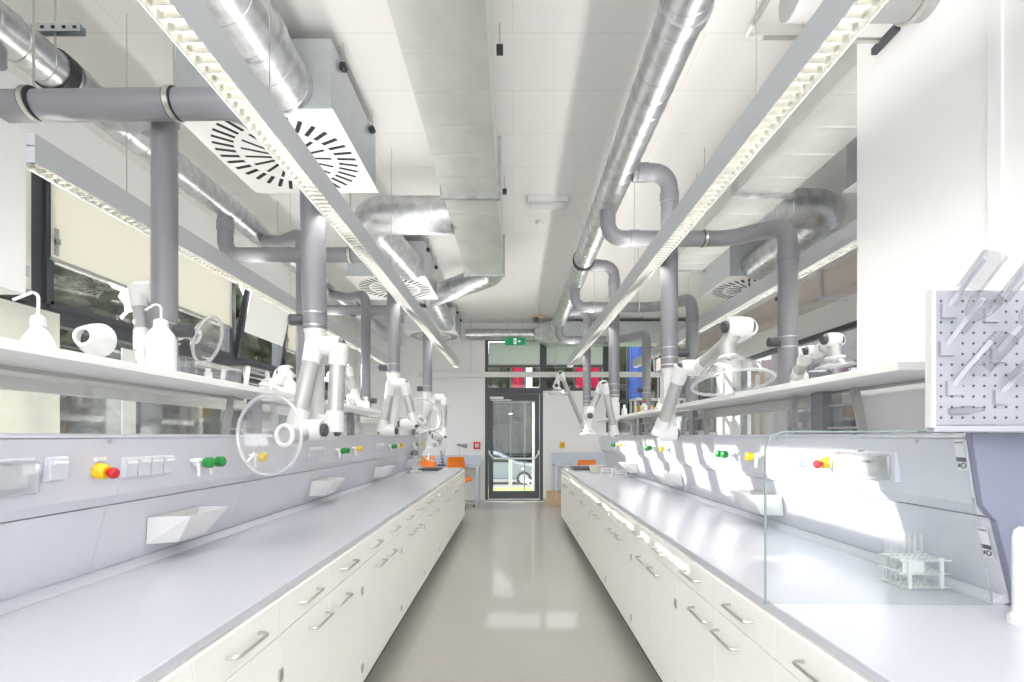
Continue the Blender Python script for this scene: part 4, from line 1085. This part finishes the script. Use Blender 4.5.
# exit sign
k = Kit('exit_sign', P(515, 341.5, 10.15), 'green exit sign with running figure hanging above the door', 'sign')
c = P(515, 341.5, 10.15); 
k.part(MB().box((c.x - .21, c.y - .02, c.z - .075), (c.x + .21, c.y + .02, c.z + .075)), 'sign_body', 'sign', bevel=.003)
y = c.y - .0215
def g(pts): return MB().prism([(c.x + a, c.z + b) for a, b in pts], y - .001, y + .001)
k.part(g([(-.03, -.06), (.03, -.06), (.03, .06), (-.03, .06)]), 'doorway', 'signw')
fg = MB()
for pts in ([(-.004, .03), (.008, .03), (.008, .045), (-.004, .045)], [(-.012, -.01), (.006, -.01), (.008, .028), (-.01, .028)], [(-.012, -.01), (-.004, -.012), (-.02, -.045), (-.027, -.042)], [(-.002, -.01), (.006, -.01), (.016, -.03), (.012, -.05), (.006, -.049), (.008, -.03)], [(-.01, .025), (-.024, .008), (-.02, .004), (-.006, .018)], [(.006, .025), (.02, .01), (.017, .005), (.004, .016)]):
    fg.prism([(c.x + a, c.z + b) for a, b in pts], y - .003, y - .0015)
k.part(fg, 'running_figure', 'sign')
k.part(g([(.06, .012), (.085, .012), (.085, .03), (.125, 0), (.085, -.03), (.085, -.012), (.06, -.012)]), 'arrow', 'signw')
for e in (-1, 1): k.part(MB().tube([(c.x + e*.15, c.y, c.z + .075), (c.x + e*.15, c.y, CZ)], .004, 6), 'hanger_rod', 'steel')
# small ceiling fittings
k = Kit('emergency_light', (.36, 5.1, 3.88), 'small white emergency light fixed flat on the aisle ceiling', 'light')
k.part(MB().box((.155, 5.02, 3.862), (.58, 5.16, CZ - .0005)), 'base', 'plastic', bevel=.003)
k.part(MB().prism([(.175, 5.035), (.56, 5.035), (.56, 5.145), (.175, 5.145)], 3.825, 3.8615, 'xy'), 'diffuser', 'milky', bevel=.008)
k = Kit('smoke_detector', (.32, 5.6, 3.9), 'round white smoke detector behind the small emergency light', 'detector')
k.part(MB().lathe([(.05, CZ - .001), (.05, CZ - .02), (.042, CZ - .045), (.02, CZ - .05)], 24, (.31, 5.62, 0)), 'body', 'plastic', True)
k = Kit('air_valve', (.36, 9.2, 3.7), 'small copper and black valve beside the end of the aisle spiral duct', 'valve')
k.part(MB().tube([(.36, 9.25, 3.70), (.62, 9.25, 3.70)], .03, 14), 'pipe', 'tan', True)
k.part(MB().lathe([(.05, 0), (.06, .03), (.05, .09)], 18, (.44, 9.25, 3.60)), 'actuator', 'knob', True)
k.part(MB().tube([(.50, 9.25, 3.70), (.50, 9.25, CZ)], .006, 8), 'hanger_rod', 'steel')

# far room beyond the partition
k = Kit('wooden_frame', (4.2, 8.6, 0), 'pale wooden upright boards by the far room windows beyond the pegboard-side bench', 'frame')
for y, w2 in ((8.35, .08), (8.62, .12)):
    k.part(MB().box((4.3, y, 0), (4.36, y + w2, 2.6)), 'upright', 'wood')
k.part(MB().box((4.31, 8.44, .05), (4.34, 8.61, 2.5)), 'door_leaf', 'plastic')
k = Kit('storage_rack', (3.0, 9.5, 0), 'grey metal rack in the far room beside the door wall', 'rack')
for x in (2.35, 3.3):
    for y in (9.3, 9.65): k.part(MB().box((x - .02, y - .02, 0), (x + .02, y + .02, 2.15)), 'post', 'alum')
for z in (.5, 1.15, 1.75, 2.12): k.part(MB().box((2.33, 9.28, z), (3.32, 9.67, z + .025)), 'shelf_board', 'shelf')
for i, (x, z, w2, h, m_, c_) in enumerate(((2.45, 1.775, .25, .22, 'yellow', 'yellow'), (2.8, 1.775, .3, .2, 'plastic', 'white'), (2.5, 1.175, .35, .25, 'plastic', 'plain white'), (2.95, 1.175, .25, .3, 'cream', 'cream'))):
    k = Kit('storage_box', (x, 9.45, z), '%s storage box on the grey rack in the far room' % c_, 'box', 'boxes on the grey rack')
    k.part(MB().box((x, 9.33, z + .0005), (x + w2, 9.6, z + h)), 'bin', m_, bevel=.004)
    k.part(MB().box((x - .005, 9.325, z + h + .0005), (x + w2 + .005, 9.605, z + h + .015)), 'lid', m_, bevel=.003)

# ------------------------------------------------------------------ outside
struct(MB().add([(-60, -40, -.75), (60, -40, -.75), (60, YF + .6, -.16), (-60, YF + .6, -.16), (60, 22, -.68), (-60, 22, -.68), (60, 90, -.75), (-60, 90, -.75)], [(0,1,2,3), (3,2,4,5), (5,4,6,7)]).build('ground', 'pave'))
struct(MB().add([(-5, YF + .8, -.15), (7, YF + .8, -.15), (7, 17.4, -.43), (-5, 17.4, -.43)], [(0,1,2,3)]).build('lawn', 'lawn'))
struct(MB().box((-8, 17.5, -.72), (9, 26, -.655)).build('road', 'pave'))
def tree(x, y, z0, s, h, lab, trunk=True):
    k = Kit('tree', (x, y, z0), lab, 'tree', 'trees outside')
    bm = bmesh.new()
    rnd = random.Random(x * 13.1 + y)
    for i in range(9):
        r = s * rnd.uniform(.45, .75)
        c = Vector((rnd.uniform(-1, 1) * s * .6, rnd.uniform(-1, 1) * s * .5, h * rnd.uniform(.18 if not trunk else .45, .92)))
        ret = bmesh.ops.create_icosphere(bm, subdivisions=4, radius=r)
        for v in ret['verts']:
            n = v.co.normalized()
            f = 1 + .12 * math.sin(n.x * 9 + i) * math.sin(n.y * 8 + 2*i) + .13 * rnd.uniform(-1, 1)
            v.co = c + v.co * f
    me = bpy.data.meshes.new('crown'); bm.to_mesh(me); bm.free(); me.materials.append(M['leaf']); me.polygons.foreach_set('use_smooth', [True] * len(me.polygons))
    o = bpy.data.objects.new('crown', me); C.objects.link(o); o.parent = k.o
    k.part(MB().tube([(x, y, z0), (x + .1, y, z0 + h * .6)], [.16, .08], 10), 'trunk', 'bark', True)
n = 0
for (x, y, s, h, t, lab) in ((-13, 14, 2.4, 8, 1, 'dense green tree seen through the window beside the first dark post'), (-13, 19, 2.6, 9, 1, 'tall dense tree outside the windows beyond the big grey pipe'),
                        (-12, 24, 2.6, 8, 1, 'green tree outside the farther windows of the window wall'), (-14, 9.5, 1.5, 3.4, 0, 'low bush outside the lower windows of the window wall'),
                        (-2.2, 27, 2.6, 7, 0, 'dark bushy tree behind the parked car, seen through the door'), (1.2, 28, 2.6, 8, 0, 'dark tree behind the door blind'), (5, 27, 2.6, 8, 0, 'dark tree behind the banners'), (9, 26, 2.6, 7, 0, 'dark tree outside the high window past the blue banner')):
    tree(x, y, -.7, s, h, lab, bool(t))
hm = bmesh.new(); rnd = random.Random(5); N = 130; K = 18
prev = None
for i in range(N):
    y = -2 + i * .38; ring = []
    for j in range(K):
        a = PI * j / (K - 1)
        ring.append(hm.verts.new((-18.5 - 1.1 * math.cos(a) * (1 + rnd.uniform(-.2, .2)), y + rnd.uniform(-.12, .12), -.75 + 4.4 * math.sin(a) ** .5 * (1 + rnd.uniform(-.07, .07)))))
    if prev:
        for j in range(K - 1): hm.faces.new((prev[j], prev[j+1], ring[j+1], ring[j]))
    prev = ring
me = bpy.data.meshes.new('hedge'); hm.to_mesh(me); hm.free(); me.materials.append(M['leaf'])
me.polygons.foreach_set('use_smooth', [True] * len(me.polygons))
o = bpy.data.objects.new('hedge', me); C.objects.link(o); tag(o, 'long dark green hedge outside the window wall', 'hedge')
def car(x0, y, z0):
    k = Kit('parked_car', (x0 + 2, y, z0), 'silver hatchback car parked outside, seen through the glass door', 'car')
    side = [(0, .30), (.02, .62), (.15, .85), (.55, 1.35), (.75, 1.42), (1.9, 1.44), (2.3, 1.36), (3.0, .98), (3.75, .88), (4.05, .74), (4.12, .5), (4.1, .28)]
    k.part(MB().prism([(x0 + a, z0 + b) for a, b in side], y, y + 1.65), 'body', 'car', bevel=.05)
    win = [(.55, 1.0), (.78, 1.32), (1.85, 1.35), (2.22, 1.28), (2.75, 1.0)]
    k.part(MB().prism([(x0 + a, z0 + b) for a, b in win], y - .012, y - .002), 'side_window', 'carglass')
    for a in (.8, 3.3):
        wl = k.part(MB().tube([(x0 + a, y - .02, z0 + .31), (x0 + a, y + .2, z0 + .31)], .31, 24), 'wheel', 'rubber', True)
        k.part(MB().tube([(x0 + a, y - .03, z0 + .31), (x0 + a, y - .018, z0 + .31)], .2, 20), 'hubcap', 'alum', True, parent=wl)
    k.part(MB().box((x0 + 3.95, y - .004, z0 + .62), (x0 + 4.06, y + .2, z0 + .74)), 'headlamp', 'label')
car(-2.85, 20, -.66)
tag(MB().box((-.13, 15.4, -.6), (-.03, 15.5, .7)).build('garden_post', 'plastic', bevel=.005), 'white post on the lawn outside the glass door', 'post')
k = Kit('white_bush', (.9, 16, -.5), 'pale flowering bush on the lawn beside the white post', 'bush')
bb = MB(); rr = random.Random(3)
for i in range(90):
    c = Vector((.85 + rr.gauss(0, .22), 16 + rr.gauss(0, .2), -.35 + abs(rr.gauss(0, .33)))); bb.lathe([(0, -.05), (.05, 0), (0, .05)], 6, c, (rr.random() - .5, rr.random() - .5, 1), False)
k.part(bb, 'blossom', 'flag_white'); k.part(MB().tube([(.85, 16, -.6), (.85, 16, .1)], .03, 8), 'stem', 'bark')
tag(MB().box((.47, 11.6, -.2), (.64, 11.75, 2.6)).build('facade_post', 'plastic'), 'white facade post just outside the glass door', 'post')
def flag(x, w2, z0, z1, m_, lab):
    k = Kit('banner', (x, 13.2, z0), lab, 'banner', 'banners outside')
    v = []; fcs = []; N = 14
    for j in range(N):
        u = j / (N - 1)
        for z in (z0, z1): v.append((x + w2 * u, 13.2 + .05 * math.sin(u * 9), z))
    for j in range(N - 1): fcs.append((2*j, 2*j+2, 2*j+3, 2*j+1))
    c = k.part(MB().add(v, fcs), 'cloth', m_); so = c.modifiers.new('thickness', 'SOLIDIFY'); so.thickness = .006
    k.part(MB().tube([(x - .04, 13.2, -.3), (x - .04, 13.2, z1 + .1)], .012, 8), 'pole', 'frame', True)
flag(-.02, .30, 2.5, 3.5, 'flag_red', 'red banner outside seen through the high window over the door')
flag(.35, .18, 2.5, 3.5, 'flag_white', 'white banner beside the red one over the door')
flag(1.70, .66, 2.4, 3.5, 'flag_red', 'wide red banner outside seen behind the grey pipes')
flag(3.15, .42, 2.4, 4.0, 'flag_blue', 'blue banner outside seen between the grey pipes')
k = Kit('house_facade', (16, 8, -.7), 'grey building facade outside the far room windows', 'building')
k.part(MB().box((15, -6, -.7), (18, 75, 11)), 'wall', 'building')
for i in range(19):
    for z in (.6, 3.4): k.part(MB().box((14.96, -3 + i*4, z), (14.99, -1.4 + i*4, z + 1.5)), 'window', 'carglass')

# ------------------------------------------------------------------ light and camera
sc = bpy.context.scene
wd = bpy.data.worlds.new('sky'); wd.use_nodes = True; sc.world = wd
bg = wd.node_tree.nodes['Background']; bg.inputs['Color'].default_value = (.95, .965, 1, 1); bg.inputs['Strength'].default_value = 2.55
sun = bpy.data.lights.new('sun', 'SUN'); sun.energy = 6; sun.angle = math.radians(.6); sun.color = (1, .95, .86)
so = bpy.data.objects.new('sun', sun); C.objects.link(so)
sd = Vector((1, -.37, -.285)).normalized()
so.rotation_euler = sd.to_track_quat('-Z', 'Y').to_euler(); so.location = (-10, 8, 6)

cam = bpy.data.cameras.new('camera'); cam.lens = 17; cam.sensor_width = 36; cam.sensor_fit = 'HORIZONTAL'
cam.shift_x = -(VX - 512) / 1024; cam.shift_y = (VY - 341) / 1024; cam.clip_start = .02; cam.clip_end = 300
co = bpy.data.objects.new('camera', cam); C.objects.link(co); co.location = (0, 0, H); co.rotation_euler = (PI/2, 0, 0)
sc.camera = co
vs = sc.view_settings; vs.view_transform = 'Standard'; vs.look = 'None'; vs.gamma = 1; vs.use_curve_mapping = False; vs.exposure = 1.06
